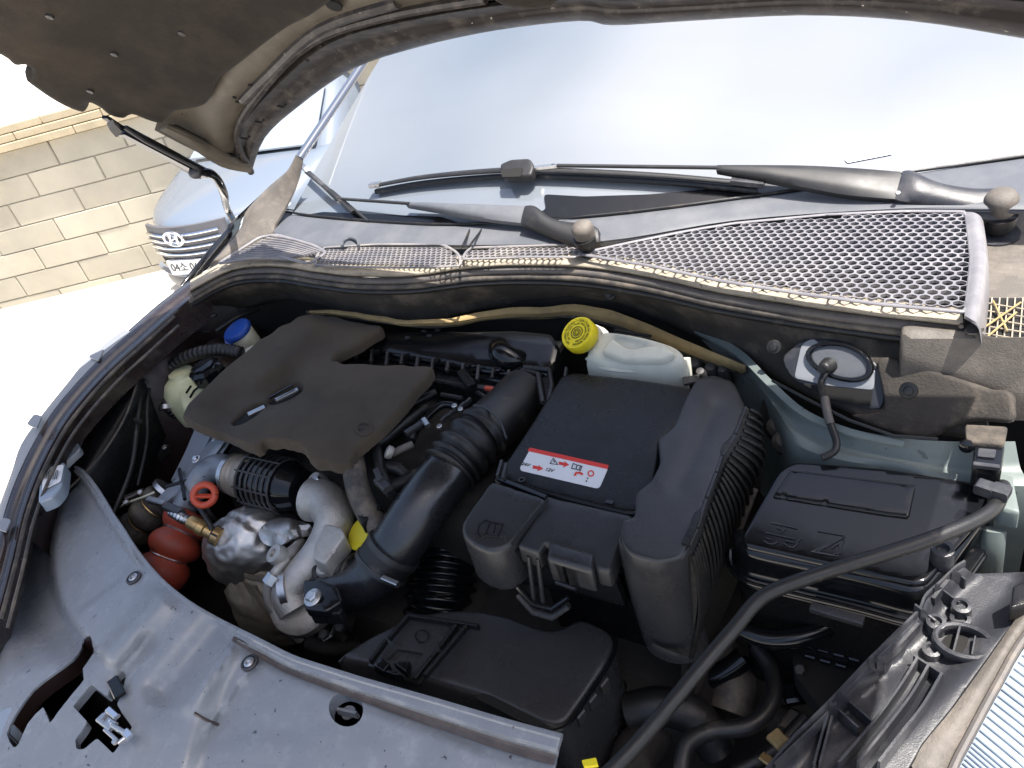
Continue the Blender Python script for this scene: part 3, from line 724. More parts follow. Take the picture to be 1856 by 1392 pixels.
# windscreen and pillar
ws = thing('windscreen', 'large dusty windscreen with bright sky glare partly painted into its colour', 'windscreen', P(1000, 400, 1.05))
rows = []
for t in (0, .15, .35, .6, .8, 1.0):
    r_ = []
    for i in range(13):
        x = -.70 + i*1.62/12
        y = glass_base_y(x) + t*(.95 - .0*x*x); z = 1.05 + .56*(y - glass_base_y(x)) - .06*t*t
        r_.append(Vector((x*(1 - .12*t) , y, z)))
    rows.append(r_)
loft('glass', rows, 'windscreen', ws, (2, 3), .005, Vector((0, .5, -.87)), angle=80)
pil = thing('windscreen_pillar', 'slim grey blue roof pillar at the left edge of the windscreen', 'pillar', P(541, 290, 1.16))
pa0, pa1 = PY(542, 288, 1.32), PY(648, 130, 1.62)
pa2 = pa1 + (pa1-pa0)*1.4
bm = bmesh.new(); addtube(bm, cat([pa0, pa1, pa2], 6, False), .012, 12, .8); link(bm, 'pillar_trim', 'pillar', pil)
# frit and dark dashboard seen through the lower edge
frit = thing('glass_frit', 'dark speckled shade band along the lower edge of the windscreen', 'glass edge', P(1000, 380, 1.07))
sheet('frit_band', rounded([(550, 390), (585, 384), (700, 389), (800, 393), (832, 404), (700, 401)], 6), lambda x, y: GL(x, y, .0035), .002, 'gloss', frit, grid=20)
sheet('frit_band', rounded([(930, 398), (990, 380), (985, 352), (1060, 356), (1180, 352), (1290, 342), (1385, 350), (1240, 372), (1090, 390)], 8), lambda x, y: GL(x, y, .0035), .002, 'gloss', frit, grid=24)
single(sheet('screen_sticker', rounded([(1530, 288), (1612, 272), (1618, 279), (1536, 295)], 3), lambda x, y: GL(x, y, .0016), .0005, 'sticker', None, grid=30), 'thin pale strip lying on the windscreen above the long wiper', 'strip')

# ================================================================ BONNET
hood = thing('bonnet', 'raised dark bonnet seen from below with insulation pad and tan inner frame', 'bonnet', (0, 1.1, 1.15))
def hs(x, y, off=0): return Vector((x, y, 1.088 + (1.1-y) + .24*(1-(x/.85)**2))) + Vector((0, -.7, -.7))*off
HO = [(455, 316), (480, 250), (545, 190), (640, 125), (760, 85), (900, 55), (1050, 38), (1110, 46), (1250, 38), (1450, 28), (1650, 38), (1856, 70)]
H1 = [(447, 306), (468, 240), (532, 176), (628, 108), (752, 70), (896, 42), (1048, 22), (1112, 28), (1252, 22), (1452, 12), (1652, 20), (1866, 48)]
H2 = [(438, 300), (452, 232), (516, 162), (612, 90), (742, 52), (890, 26), (1046, 8), (1114, 14), (1254, 8), (1454, -4), (1654, 2), (1876, 22)]
H3 = [(424, 300), (432, 228), (498, 146), (594, 68), (732, 30), (884, 4), (1044, -12), (1116, -8), (1256, -16), (1456, -30), (1656, -22), (1890, -6)]
def hrow(pts, off): return [HD(x, y, off) for x, y in pts]
# outer skin: from the rear edge forward, its unseen front lengthened to shade the panel
rear = hrow(HO, 0)
xs_ = [p.x for p in rear]
skin = [[q + Vector((0, .004, .006)) for q in rear]]
for t in (.25, .5, .75, 1.0):
    skin.append([Vector((q.x*(1.0 + .10*math.sin(t*2)) - .06*t*(1 if q.x < 0 else -1)*abs(q.x), q.y - (q.y - .13 - .05*(q.x/.7)**2)*t, 0)) for q in rear])
for r_ in skin[1:]:
    for q in r_: q.z = 1.088 + (1.1-q.y)*(1.0 - .06*(1.1-q.y)) + .24*(1-(q.x/.85)**2) + .05
# right-hand side beyond the frame
for r_ in skin: r_.append(r_[-1] + Vector((.10, -.02, -.08)))
loft('bonnet_skin', skin, 'paint', hood, (3, 4), .003, Vector((0, -.7, -.7)), angle=60)
loft('rear_rim', [[q + Vector((0, .006, .012)) for q in rear], hrow(HO, .004), hrow(H1, .014), hrow(H2, .010), hrow(lerp2(H2, H3, .6), .018), hrow(H3, .004)], 'hoodrim', hood, (4, 3), angle=60)
# tan inner frame
F0 = [(424, 304), (434, 228), (500, 144), (596, 66), (734, 28), (884, 2), (1044, -14), (1300, -20), (1600, -30), (1890, -10)]
F1 = [(405, 292), (412, 214), (470, 130), (570, 48), (715, 8), (880, -24), (1044, -40), (1300, -50), (1600, -60), (1890, -40)]
F2 = [(380, 286), (385, 205), (440, 116), (545, 28), (700, -20), (876, -55), (1044, -70), (1300, -80), (1600, -90), (1890, -70)]
F3 = [(330, 262), (350, 195), (400, 110), (520, 0), (690, -50), (872, -90), (1044, -100), (1300, -110), (1600, -120), (1890, -100)]
F4 = [(280, 236), (300, 180), (360, 90), (490, -30), (680, -90), (870, -120), (1044, -140), (1300, -150), (1600, -150), (1890, -130)]
loft('inner_frame', [hrow(F0, .004), hrow(F1, .016), hrow(F2, .012), hrow(F3, -.004), hrow(F4, -.006)], 'hoodframe', hood, (4, 4), angle=60)
# ridge that runs down the frame, and the dark slot at its end
for pts, off, r_ in (([(455, 312), (430, 245), (470, 170), (560, 80), (700, 30), (880, -2)], .016, .007), ([(440, 180), (490, 130), (580, 50), (720, 2)], .014, .010)):
    bm = bmesh.new(); addtube(bm, cat(hrow(pts, off), 5, False), r_, 8); link(bm, 'frame_ridge', 'hoodrim', hood)
sheet('frame_slot', rounded([(302, 232), (318, 228), (424, 284), (408, 298), (396, 292)], 6), lambda x, y: HD(x, y, .014), .004, 'void', hood, down=Vector((0, .7, .7)), grid=20)
loft('frame_lip', [hrow([(290, 236), (340, 264), (400, 302), (455, 314)], .022), hrow([(300, 232), (345, 254), (408, 292), (455, 306)], .030), hrow([(306, 228), (350, 248), (412, 282), (452, 298)], .02)], 'hoodframe', hood, (4, 3), .004, Vector((0, .7, .7)))
for x, y in ((510, 192), (470, 220), (444, 250), (426, 282)):
    bm = bmesh.new(); q = hrow([(x-8, y), (x+4, y+2), (x+8, y-3)], .022); addtube(bm, q, .0022, 6); link(bm, 'clip', 'void', hood)
for x, y in ((425, 176), (430, 184), (453, 154), (506, 110), (582, 82), (557, 108)):
    lathe('frame_hole', HD(x, y, .0165), (0, -.7, -.7), [(.0035, 0), (.0035, .002), (0, .002)], 'void', hood, 10)
lathe('frame_plug', HD(606, 8, .02), (0, -.7, -.7), [(.012, 0), (.012, .003), (.005, .004), (0, .003)], 'void', hood, 12)
# pad with scalloped edge
PO = [(-420, -160), (-200, 20), (-60, 92), (0, 110), (24, 128), (44, 128), (56, 138), (40, 150), (66, 172), (100, 194), (130, 208), (154, 213), (158, 196), (178, 204), (196, 218), (222, 224), (238, 217), (262, 226), (290, 233), (304, 222), (318, 211), (348, 206), (372, 198), (384, 182), (392, 165), (400, 150), (440, 120), (470, 96), (520, 60), (560, 40), (600, 12), (640, -14), (760, -60), (860, -30), (885, 5), (915, 22), (960, 28), (1000, 22), (1022, 0), (1060, -40), (1400, -80), (2000, -90), (2100, -500), (900, -700), (-400, -600)]
def padf(x, y):
    b = noise.noise(Vector((x*.006, y*.006, 0)))*.010 + noise.noise(Vector((x*.02, y*.02, 3)))*.004
    return HD(x, y, .024 + b)
sheet('insulation_pad', cat(PO, 3), padf, .010, 'pad', hood, r=16, grid=34, down=Vector((0, .7, .7)), rs=.0012)
for x, y in ((207, 98), (163, 165), (90, 30), (330, 60)):
    lathe('pad_clip', padf(x, y), (0, -.7, -.7), [(.006, 0), (.0055, .002), (0, .003)], 'rubber', hood, 14)
# hinge arm and gas strut at the left
ha = thing('hinge_arm', 'black bonnet hinge with long channel and curved arm at the left wing', 'hinge', P(430, 400, 1.0))
h0, h1 = HD(222, 236, .03), HD(372, 315, .03)
bar('channel', h0, h1, .024, .018, 'gloss', ha, up=Vector((0, .7, .7)))
bar('channel_flange', HD(190, 212, .024), HD(360, 322, .02), .014, .006, 'plastic', ha, up=Vector((0, .7, .7)))
wires('channel_bead', [[HD(x, y, .044) for x, y in ((226, 232), (262, 256), (300, 276), (358, 306))]], .003, 'steel_dark', ha)
arm = [HD(362, 310, .03), HD(388, 318, .035), PD(404, 345, (HD(404, 345, .03)-CAM).length), P(412, 378, 1.06), P(428, 408, 1.03)]
bm = bmesh.new(); addtube(bm, cat(arm, 6, False), .014, 10, .6); link(bm, 'curved_arm', 'gloss', ha)
for q in (arm[0], arm[-1]): lathe('pivot_pin', q + Vector((.004, -.012, 0)), (.5, -.8, .3), [(.011, 0), (.011, .014), (.006, .018), (0, .018)], 'steel_dark', ha, 14)
bar('mount_bracket', P(430, 404, 1.035), P(352, 500, .99), .020, .012, 'plastic', ha)
sheet('clip_block', rounded([(192, 224), (204, 216), (218, 230), (206, 240)], 3), lambda x, y: HD(x, y, .03), .01, 'steel_dark', ha, grid=8)
# tail of left hinge into the wing gutter
tube('gutter_rod', [(425, 408, 1.03), (390, 445, 1.015), (352, 492, 1.0), (330, 520, .985)], .006, 'gloss', ha)

# ================================================================ WIPERS
def arm_sheet(name, outline, off, depth, m, parent, r=6):
    return sheet(name, rounded(outline, 6), lambda x, y: GL(x, y, off(x, y) if callable(off) else off), depth, m, parent, r=r, grid=12, down=Vector((0, .45, -.89)), rs=.0009)
wp = thing('wiper', 'long windscreen wiper reaching from the right cowl corner across the glass', 'wiper', P(1815, 400, 1.05))
rz = lambda x, y: .028 + .016*max(0, min(1, (x-1300)/450))
ribbon('arm', [(1300, 299), (1380, 299), (1460, 300), (1540, 304), (1632, 311)], [(1298, 309), (1380, 324), (1460, 340), (1540, 354), (1640, 362)], lambda x, y: GL(x, y, rz(x, y)), .007, .010, 'wiperm', wp, Vector((0, .45, -.89)))
bar('arm_rod', GL(1310, 304, .028), GL(1000, 300, .027), .008, .005, 'wiperm', wp)
bar('arm_rod', GL(1010, 301, .027), GL(955, 306, .026), .009, .007, 'steel', wp)
ribbon('arm_head', [(1636, 310), (1655, 310), (1700, 330), (1760, 341), (1810, 342), (1845, 352)], [(1622, 362), (1645, 366), (1690, 374), (1740, 386), (1790, 398), (1842, 396)], lambda x, y: GL(x, y, .040), .011, .016, 'bracket', wp, Vector((0, .45, -.89)))
pc_ = GL(1815, 366, .050); lathe('pivot_cap', pc_, (0, -.30, .95), [(.021, -.02), (.023, 0), (.0225, .007), (.019, .013), (.011, .017), (0, .018)], 'endcap', wp, 28)
lathe('spindle', pc_ + Vector((.0, .0, -.02)), (0, -.2, .98), [(.024, 0), (.022, -.018), (.015, -.03), (.015, -.10)], 'wiperm', wp, 24)
lathe('spindle_collar', pc_ + Vector((0, 0, -.05)), (0, -.2, .98), [(.030, 0), (.030, -.006), (.022, -.012), (.018, -.05)], 'bracket', wp, 24)
bolt('rivet', GL(1628, 352, .05), (0, -.5, .85), .004, 'steel', wp)
def blade(par, pts, off=.020):
    q = [GL(x, y, off) for x, y in pts]
    bm = bmesh.new(); addtube(bm, cat(q, 5, False), lambda t: .0085*(.75+.25*math.sin(math.pi*t)), 10, .6); b_ = link(bm, 'blade', 'wiperm', par)
    q2 = [GL(x, y+11, .008) for x, y in pts]
    bm = bmesh.new(); addtube(bm, cat(q2, 5, False), .0075, 8, .8); link(bm, 'blade_rubber', 'rubber', par)
    return b_
blade(wp, [(682, 336), (760, 322), (860, 312), (950, 308), (1080, 312), (1220, 320), (1372, 334)])
q = [GL(1100, 310, .020), GL(1240, 322, .020), GL(1372, 336, .020)]
bar('blade_end', GL(1325, 328, .021), GL(1385, 334, .021), .016, .010, 'bracket', wp)
bar('blade_end', GL(672, 336, .020), GL(690, 334, .020), .015, .010, 'steel', wp)
sheet('blade_joint', rounded([(905, 297), (925, 288), (960, 286), (968, 300), (962, 318), (910, 320)], 6), lambda x, y: GL(x, y, .034), .014, 'wiperm', wp, r=4, grid=8, down=Vector((0, .45, -.89)))
sheet('joint_window', rounded([(907, 307), (948, 304), (944, 320), (910, 321)], 3), lambda x, y: GL(x, y, .036), .002, 'void', wp, grid=10)
w2 = thing('wiper', 'short windscreen wiper whose pivot stands at the middle of the cowl', 'wiper', P(1058, 425, 1.05))
ribbon('arm', [(738, 366), (800, 368), (860, 370), (950, 373)], [(736, 372), (800, 383), (860, 394), (950, 405)], lambda x, y: GL(x, y, .024), .006, .010, 'scuttle', w2, Vector((0, .45, -.89)))
bar('arm_rod', GL(742, 369, .026), GL(612, 360, .022), .007, .005, 'wiperm', w2)
ribbon('arm_head', [(952, 373), (970, 374), (1000, 395), (1035, 403), (1060, 402), (1084, 414)], [(944, 404), (968, 414), (995, 426), (1025, 438), (1055, 446), (1086, 438)], lambda x, y: GL(x, y, .034), .009, .014, 'wiperm', w2, Vector((0, .45, -.89)))
pc_ = P(1056, 416, 1.075); lathe('pivot_cap', pc_, (0, -.35, .94), [(.018, -.015), (.019, 0), (.0185, .005), (.015, .010), (.009, .013), (0, .014)], 'endcap', w2, 26)
lathe('spindle', pc_ + Vector((0, 0, -.015)), (0, -.2, .98), [(.020, 0), (.018, -.014), (.012, -.02), (.012, -.06)], 'rubber', w2, 20)
for a, b_, m_ in (((612, 362), (545, 300), 'bracket'), ((640, 385), (556, 312), 'rubber')):
    bm = bmesh.new(); addtube(bm, cat([GL(*a, .018), GL((a[0]+b_[0])/2, (a[1]+b_[1])/2-2, .022), GL(*b_, .018)], 4, False), .006, 8, .7); link(bm, 'blade' if m_ == 'bracket' else 'blade_rubber', m_, w2)
bar('blade_end', GL(540, 292, .02), GL(560, 312, .02), .012, .008, 'sticker', w2)
bar('blade_strut', GL(600, 345, .02), GL(668, 402, .006), .006, .006, 'rubber', w2)

# ================================================================ ENGINE COVER
ec_ = thing('engine_cover', 'dark felt covered engine cover with two finger slots and a frayed edge', 'engine cover', P(560, 720, .88))
EO = [(329, 752), (348, 722), (407, 666), (462, 621), (497, 597), (528, 579), (562, 566), (600, 572), (650, 582), (693, 592), (668, 610), (640, 628), (609, 641), (604, 652), (624, 656), (683, 659), (740, 661), (783, 665), (752, 707), (700, 765), (660, 800), (645, 812), (638, 828), (628, 840), (598, 838), (565, 832), (548, 808), (524, 800), (500, 797), (476, 799), (465, 811), (440, 802), (414, 790), (372, 776), (350, 766)]
slot1 = [(484, 724), (498, 709), (520, 698), (538, 693), (548, 698), (545, 708), (528, 720), (505, 729), (490, 731)]
slot2 = [(419, 764), (432, 750), (448, 737), (468, 730), (484, 731), (474, 742), (456, 756), (438, 766), (424, 769)]
def ecz(x, y):
    z = .905 + .00012*(x-330)*0 + .00010*(700-y)
    d = dpoly((x, y), [(410, 752), (440, 725), (520, 700)], False)
    z -= .021*gs(d, 38)
    z += .012*gs(dpoly((x, y), [(560, 590), (520, 640), (470, 690)], False), 26)
    z -= .006*gs(dpoly((x, y), [(470, 745), (560, 720), (640, 735), (660, 760)], False), 12)
    z -= .012*max(0, min(1, (y-795)/40)); z += noise.noise(Vector((x*.02, y*.02, 1)))*.001
    return z
def fray(pts, a=1.6, s=.35):
    out = []
    for i, p in enumerate(pts): out.append(Vector((p.x + noise.noise(Vector((i*s, 1, 0)))*a*2, p.y + noise.noise(Vector((i*s, 7, 0)))*a*2)))
    return out
sheet('cover', fray(cat(EO, 5, k=.42)), ZF(ecz), .015, 'felt', ec_, holes=[cat(slot1, 3), cat(slot2, 3)], grid=11, r=5, holeround=True, angle=60, rs=.0012)
def zoff(q, o): return [P(x, y, ecz(x, y)+o) for x, y in q]
wires('edge_fibre', [zoff(fray(cat(EO[18:33], 8, False), 2.2, .6), -.014)], .0022, 'tanfoam', ec_)
bar('slot_handle', P(500, 726, .886), P(540, 706, .888), .011, .005, 'steel', ec_)
bar('slot_rim', P(488, 722, .894), P(530, 698, .896), .0035, .004, 'gloss', ec_)
bar('slot_handle', P(450, 752, .882), P(480, 738, .882), .013, .005, 'steel', ec_)
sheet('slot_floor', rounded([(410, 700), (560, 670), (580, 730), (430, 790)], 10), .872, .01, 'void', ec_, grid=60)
wires('ring_mark', [[P(660+11*math.cos(t*.3)*1.2, 777+11*math.sin(t*.3), ecz(660, 777)+.0015) for t in range(22)]], .0016, 'felt', ec_)
lettering('mark_text', '(3)', P(652, 778, ecz(652, 778)+.0008), P(680, 768, .9)-P(640, 784, .9), (0, 0.3, 0), .014, 'steel_dark', ec_)
# ================================================================ TANKS AT THE LEFT
tk = thing('coolant_tank', 'yellow green coolant tank with black ribbed screw cap', 'tank', P(355, 720, .80))
lathe('tank_body', P(350, 718, .80), (0, 0, 1), [(.02, -.06), (.05, -.05), (.058, 0), (.055, .03), (.042, .05), (.028, .058), (.026, .066), (0, .066)], 'tank', tk, 28)
sheet('tank_shoulder', cat([(318, 700), (335, 680), (370, 668), (405, 690), (400, 720), (370, 745), (330, 740)], 3), .845, .06, 'tank', tk, r=12, grid=14, rs=.0015)
lathe('filler_cap', P(374, 672, .880), (-.05, -.1, 1), [(.033, -.022), (.035, -.018), (.035, .004), (.030, .010), (.026, .011), (.025, .016), (.018, .018), (0, .018)], 'gloss', tk, 32, wav=lambda th, h: .06*math.cos(8*th) if h > -.02 else 0, angle=30)
lathe('tank_rib', P(374, 676, .85), (0, 0, 1), [(.036, -.01), (.037, 0), (.033, .003), (.03, .004)], 'tank', tk, 24)
wires('level_mark', [L3([(345, 720), (352, 708), (362, 700)], .866), L3([(338, 712), (346, 700)], .862)], .0025, 'gloss', tk)
hz_ = thing('coolant_hose', 'black ribbed hose arching behind the coolant tank', 'hose', P(330, 650, .85))
bellows('hose_body', [(438, 640, .89), (400, 634, .90), (352, 642, .895), (310, 665, .87), (293, 705, .84), (308, 740, .80), (330, 760, .76)], .0135, .0010, 34, 'rubber', hz_, seg=14)
lathe('hose_clip', P(303, 735, .81), (.3, -.6, -.7), [(.018, 0), (.018, .01)], 'steel', hz_, 16)
wb = thing('washer_filler', 'blue lidded washer filler with cream neck beside the engine cover', 'filler', P(440, 620, .88))
nk = P(448, 617, .87)
lathe('filler_neck', nk, (-.10, -.25, 1), [(.022, -.06), (.026, -.01), (.028, .012), (.0285, .022), (.026, .026)], 'cream', wb, 26)
lathe('lid', nk + Vector((-.004, -.008, .028)), (-.12, -.30, 1), [(.031, -.004), (.034, 0), (.034, .006), (.031, .010), (.015, .013), (0, .0135)], 'blue', wb, 32)
bm = bmesh.new(); bar_bm(bm, nk + Vector((-.02, -.028, .026)), nk + Vector((-.004, -.044, .012)), .016, .005); link(bm, 'lid_tab', 'blue', wb)
lathe('neck_flange', P(462, 640, .865), (0, 0, 1), [(.03, -.01), (.032, 0), (.03, .006), (.02, .008)], 'tank_white', wb, 20)

# ================================================================ AIR INTAKE ON TOP
im = thing('intake_manifold', 'black plastic intake manifold behind the engine cover with ribbed front edge', 'manifold', P(830, 640, .84))
MZ = zplane((700, 600, .895), (1000, 620, .90), (850, 680, .868))
sheet('manifold_top', rounded([(690, 596), (780, 594), (850, 596), (930, 594), (1000, 600), (1014, 625), (1006, 660), (990, 682), (940, 676), (860, 668), (790, 655), (700, 640), (640, 632)], 10), ZF(MZ), .07, 'gloss', im, r=12, grid=18, rs=.001)
sheet('manifold_step', rounded([(612, 648), (640, 626), (700, 634), (790, 650), (860, 664), (990, 680), (992, 720), (960, 735), (900, 712), (830, 700), (786, 690), (760, 668), (690, 662)], 6), lambda x, y: P(x, y, .862), .06, 'plastic', im, r=6, grid=16)
wires('edge_rib', [L3([(640, 632), (700, 640), (790, 656), (860, 670), (985, 684)], .875), L3([(640, 640), (700, 650), (800, 668), (870, 686), (985, 700)], .868)], .0035, 'gloss', im)
for i in range(13):
    t = i/12; x = 648 + t*330; y = 634 + t*50
    bm = bmesh.new(); a = P(x, y-3, .878); bar_bm(bm, a, P(x-3, y+15+4*(i % 3), .870), .006, .009); link(bm, 'rib', 'plastic_soft', im)
    if i % 2: lathe('clip_stud', P(x+8, y+2, .880), (0, 0, 1), [(.007, 0), (.007, .006), (0, .007)], 'gloss', im, 12)
for k, (x, y) in enumerate(((765, 600), (790, 598), (735, 612), (775, 608))):
    bm = bmesh.new(); a = P(x, y, .895); bar_bm(bm, a, a + Vector((.010, 0, 0)), .006, .004); link(bm, 'tab', 'steel_dark', im)
tube('intake_duct', [(905, 628, .86), (908, 640, .89), (925, 652, .885), (960, 660, .86)], .022, 'gloss', im, seg=16)
lathe('duct_cap', P(904, 628, .892), (0, -.2, 1), [(.016, -.02), (.017, .008), (.013, .012), (0, .012)], 'gloss', im, 20)
for pts in ([(950, 666), (996, 670), (1000, 700), (988, 760), (980, 760)], [(945, 672), (975, 678), (984, 730)]):
    wires('bracket_rib', [L3(pts, .885)], .0045, 'plastic_soft', im)
for pts, z in (([(860, 700), (905, 706), (960, 716)], .868), ([(790, 690), (850, 700), (880, 720)], .86), ([(800, 715), (838, 722)], .86)):
    wires('front_rib', [L3(pts, z)], .004, 'plastic_soft', im)
bm = bmesh.new(); bar_bm(bm, P(880, 703, .884), P(910, 709, .884), .008, .006); link(bm, 'orange_tab', 'orange_gloss', im)
for i, (a, b_, w_, z) in enumerate((((760, 690), (800, 700), .02, .84), ((800, 690), (850, 720), .03, .82), ((990, 690), (1000, 740), .014, .87), ((1002, 640), (1022, 612), .02, .86), ((838, 676), (858, 704), .018, .87))):
    bar('lug', P(*a, z), P(*b_, z), w_, .016, 'plastic', im)

# ================================================================ INTAKE PIPE
ip = thing('intake_pipe', 'big glossy black intake elbow with bellows collar running down to the turbo', 'pipe', P(760, 930, .75))
bm = bmesh.new(); addtube(bm, cat(V3([(950, 715, .85), (925, 742, .855), (885, 778, .86), (868, 792, .86)]), 8, False), lambda t: .047 - .002*t, 28); link(bm, 'collar', 'rubber', ip)
wires('collar_seam', [L3(cat([(858, 735), (880, 740), (905, 762), (918, 795)], 5, False), .905)], .0018, 'plastic_soft', ip)
bellows('bellows', [(882, 780, .86), (855, 805, .858), (828, 836, .85), (812, 856, .845)], .0445, .0042, 5, 'rubber', ip, seg=32, sharp=.7)
bm = bmesh.new(); addtube(bm, cat(V3([(826, 840, .846), (795, 880, .842), (762, 925, .825), (728, 975, .80), (700, 1012, .775)]), 8, False), lambda t: .042 + .002*math.sin(t*3.1), 32, .92); link(bm, 'elbow', 'elbow', ip)
bm = bmesh.new(); addtube(bm, cat(V3([(712, 998, .786), (690, 1028, .766)]), 8, False), .0455, 32, .95); link(bm, 'clamp_sleeve', 'rubber', ip)
for p0, p1 in (((716, 992, .79), (710, 1001, .784)), ((694, 1022, .77), (689, 1030, .765))):
    bm = bmesh.new(); addtube(bm, V3([p0, p1]), .0468, 32, .95); link(bm, 'clamp_ring', 'plastic_soft', ip)
bm = bmesh.new(); addtube(bm, cat(V3([(700, 1015, .772), (672, 1046, .75), (635, 1066, .735), (600, 1072, .725), (572, 1080, .72)]), 8, False), lambda t: .040 - .006*t, 28); link(bm, 'lower_pipe', 'elbow', ip)
bellows('inlet_ribs', [(648, 1040, .75), (610, 1036, .745), (575, 1050, .73)], .030, .0035, 5, 'rubber', ip, seg=24)
bar('clamp_bolt', P(694, 1048, .79), P(722, 1060, .79), .008, .008, 'steel', ip)
bl = sheet('bracket_ear', rounded([(548, 1050), (578, 1048), (612, 1062), (620, 1088), (590, 1108), (552, 1104)], 6), .785, .012, 'gloss', ip, r=4, grid=12)
sheet('ear_web', rounded([(556, 1096), (622, 1100), (615, 1112), (560, 1112)], 4), .775, .02, 'plastic', ip, r=3, grid=12)
bolt('bolt', P(568, 1084, .787), (0, -.3, 1), .009, 'steel', ip, .014)
# corrugated hose that goes down to the resonator
ch = thing('corrugated_hose', 'black corrugated hose standing behind the resonator cover', 'hose', P(800, 1050, .6))
bellows('hose_body', [(822, 930, .70), (812, 980, .685), (804, 1030, .665), (798, 1080, .64), (790, 1150, .60)], .057, .0040, 11, 'gloss', ch, seg=32, flat=.9)
tube('hose_neck', [(850, 880, .76), (835, 910, .74), (820, 945, .70)], .044, 'rubber', ch, seg=24)

# ================================================================ TURBO SIDE
cp = thing('charge_pipe', 'cast aluminium charge pipe bending down from the ribbed duct', 'pipe', P(580, 980, .70))
bm = bmesh.new(); addtube(bm, cat(V3([(566, 905, .80), (592, 912, .80), (606, 942, .795), (596, 975, .78), (572, 1012, .76), (545, 1046, .745), (528, 1074, .73), (540, 1102, .71)]), 7, False), lambda t: .038 - .010*min(1, t*1.9) + .006*max(0, t-.6)*2, 24); link(bm, 'pipe_body', 'alu', cp)
sheet('pipe_pad', rounded([(588, 948), (618, 955), (626, 968), (588, 1022), (566, 1012), (570, 985)], 5), lambda x, y: P(x, y, .818 - .0003*(y-950)), .03, 'alu', cp, r=4, grid=12)
lathe('turbine_housing', P(548, 1095, .70), (.3, -.45, .85), [(.02, -.04), (.045, -.03), (.052, -.005), (.050, .012), (.040, .02), (.02, .022)], 'alu', cp, 30)
lathe('housing_band', P(520, 1070, .735), (.85, .5, .1), [(.034, 0), (.034, .012)], 'steel', cp, 24)
lathe('flange_lug', P(572, 872, .82), (-.2, -.4, .9), [(.016, -.02), (.018, 0), (.014, .006)], 'alu', cp, 18)
bolt('bolt', P(576, 872, .826), (-.1, -.3, .95), .008, 'steel', cp)
lathe('flange_lug', P(588, 1030, .77), (0, -.3, 1), [(.014, -.02), (.015, 0), (.012, .004)], 'alu', cp, 18)
rd = thing('ribbed_duct', 'black plastic duct with square raised ribs and a metal bellows collar', 'duct', P(490, 880, .78))
A0, A1 = P(436, 862, .80), P(570, 893, .80)
ax = (A1-A0).normalized()
lathe('duct_body', A0 + ax*.03, ax, [(.038, 0), (.046, .01), (.048, .05), (.046, .09), (.040, .11), (.034, .13)], 'gloss', rd, 32)
def onduct(h, th, r_):
    s = ax.cross(Vector((0, 0, 1))).normalized(); u = s.cross(ax)
    return A0 + ax*h + (s*math.cos(th) + u*math.sin(th))*r_
for i in range(7):
    h = .042 + i*.0135
    bm = bmesh.new(); addtube(bm, [onduct(h, -.6 + t*.35, .049) for t in range(13)], .0022, 6); link(bm, 'rib', 'plastic_soft', rd)
for j in range(5):
    th = -.2 + j*.62
    bm = bmesh.new(); addtube(bm, [onduct(.036 + .01*t, th, .0495) for t in range(10)], .0018, 6); link(bm, 'rib', 'plastic_soft', rd)
lathe('metal_collar', A0 - ax*.018, ax, [(.030, 0), (.036, .004), (.040, .012), (.037, .018), (.041, .024), (.038, .030), (.042, .036), (.041, .050), (.036, .056)], 'shield_dull', rd, 32)
lathe('collar_clamp', A0 - ax*.022, ax, [(.034, 0), (.0385, .001), (.0385, .011), (.034, .012)], 'steel', rd, 32)
bm = bmesh.new(); addtube(bm, cat(V3([(424, 856, .80), (396, 846, .80), (368, 862, .79), (350, 892, .775), (330, 930, .75), (318, 965, .72)]), 7, False), lambda t: .026 - .004*t, 20); link(bm, 'grey_elbow', 'greybar', rd)
sb = thing('support_bar', 'grey blue angled metal support bar left of the ribbed duct', 'bracket', P(340, 850, .76))
loft('bar_face', [V3([(398, 778, .84), (365, 818, .815), (325, 862, .79), (286, 902, .77)]), V3([(412, 790, .845), (380, 828, .82), (342, 870, .79), (300, 912, .765)]), V3([(404, 806, .825), (385, 845, .80), (350, 885, .77), (312, 918, .75)])], 'greybar', sb, (4, 3), .012)
loft('bar_face', [V3([(352, 780, .82), (335, 820, .80), (310, 870, .77)]), V3([(386, 782, .83), (366, 818, .81), (322, 866, .78)])], 'greybar', sb, (4, 2), .01)
for x, y in ((356, 833), (392, 795)):
    bolt('bolt', P(x, y, .83), (0, -.3, 1), .006, 'steel', sb, .009)
wires('bar_web', [L3([(325, 850), (335, 905)], .80), L3([(300, 882), (372, 862)], .80), L3([(398, 800), (398, 850)], .80)], .0035, 'plastic', sb)
bellows('spring_hose', [(352, 745, .80), (356, 770, .80), (370, 790, .80)], .010, .0018, 9, 'rubber', sb, seg=12)
dp = thing('dipstick', 'orange ring shaped dipstick handle', 'dipstick', P(370, 900, .80))
bm = bmesh.new(); c0 = P(370, 897, .83); e1 = _R; e2 = (_U*.8 + _F*.2).normalized()
addtube(bm, [c0 + e1*math.cos(t*.3142)*.019 + e2*math.sin(t*.3142)*.018 for t in range(21)], .0062, 10, caps=False); link(bm, 'ring', 'orange_gloss', dp)
bar('ring_bridge', c0 - e1*.018 - e2*.002, c0 + e1*.018 - e2*.002, .008, .005, 'orange_gloss', dp)
tube('stem', [P(372, 912, .815), P(380, 930, .78), P(400, 950, .70)], .004, 'steel_dark', dp)
oh = thing('turbo_hose', 'rust red three lobed silicone hose beside the heat shield', 'hose', P(310, 990, .66))
bellows('hose_body', [(350, 935, .735), (332, 962, .725), (314, 995, .71), (298, 1028, .69), (278, 1064, .66)], .029, .0195, 3.1, 'orange', oh, seg=28, sharp=-.6)
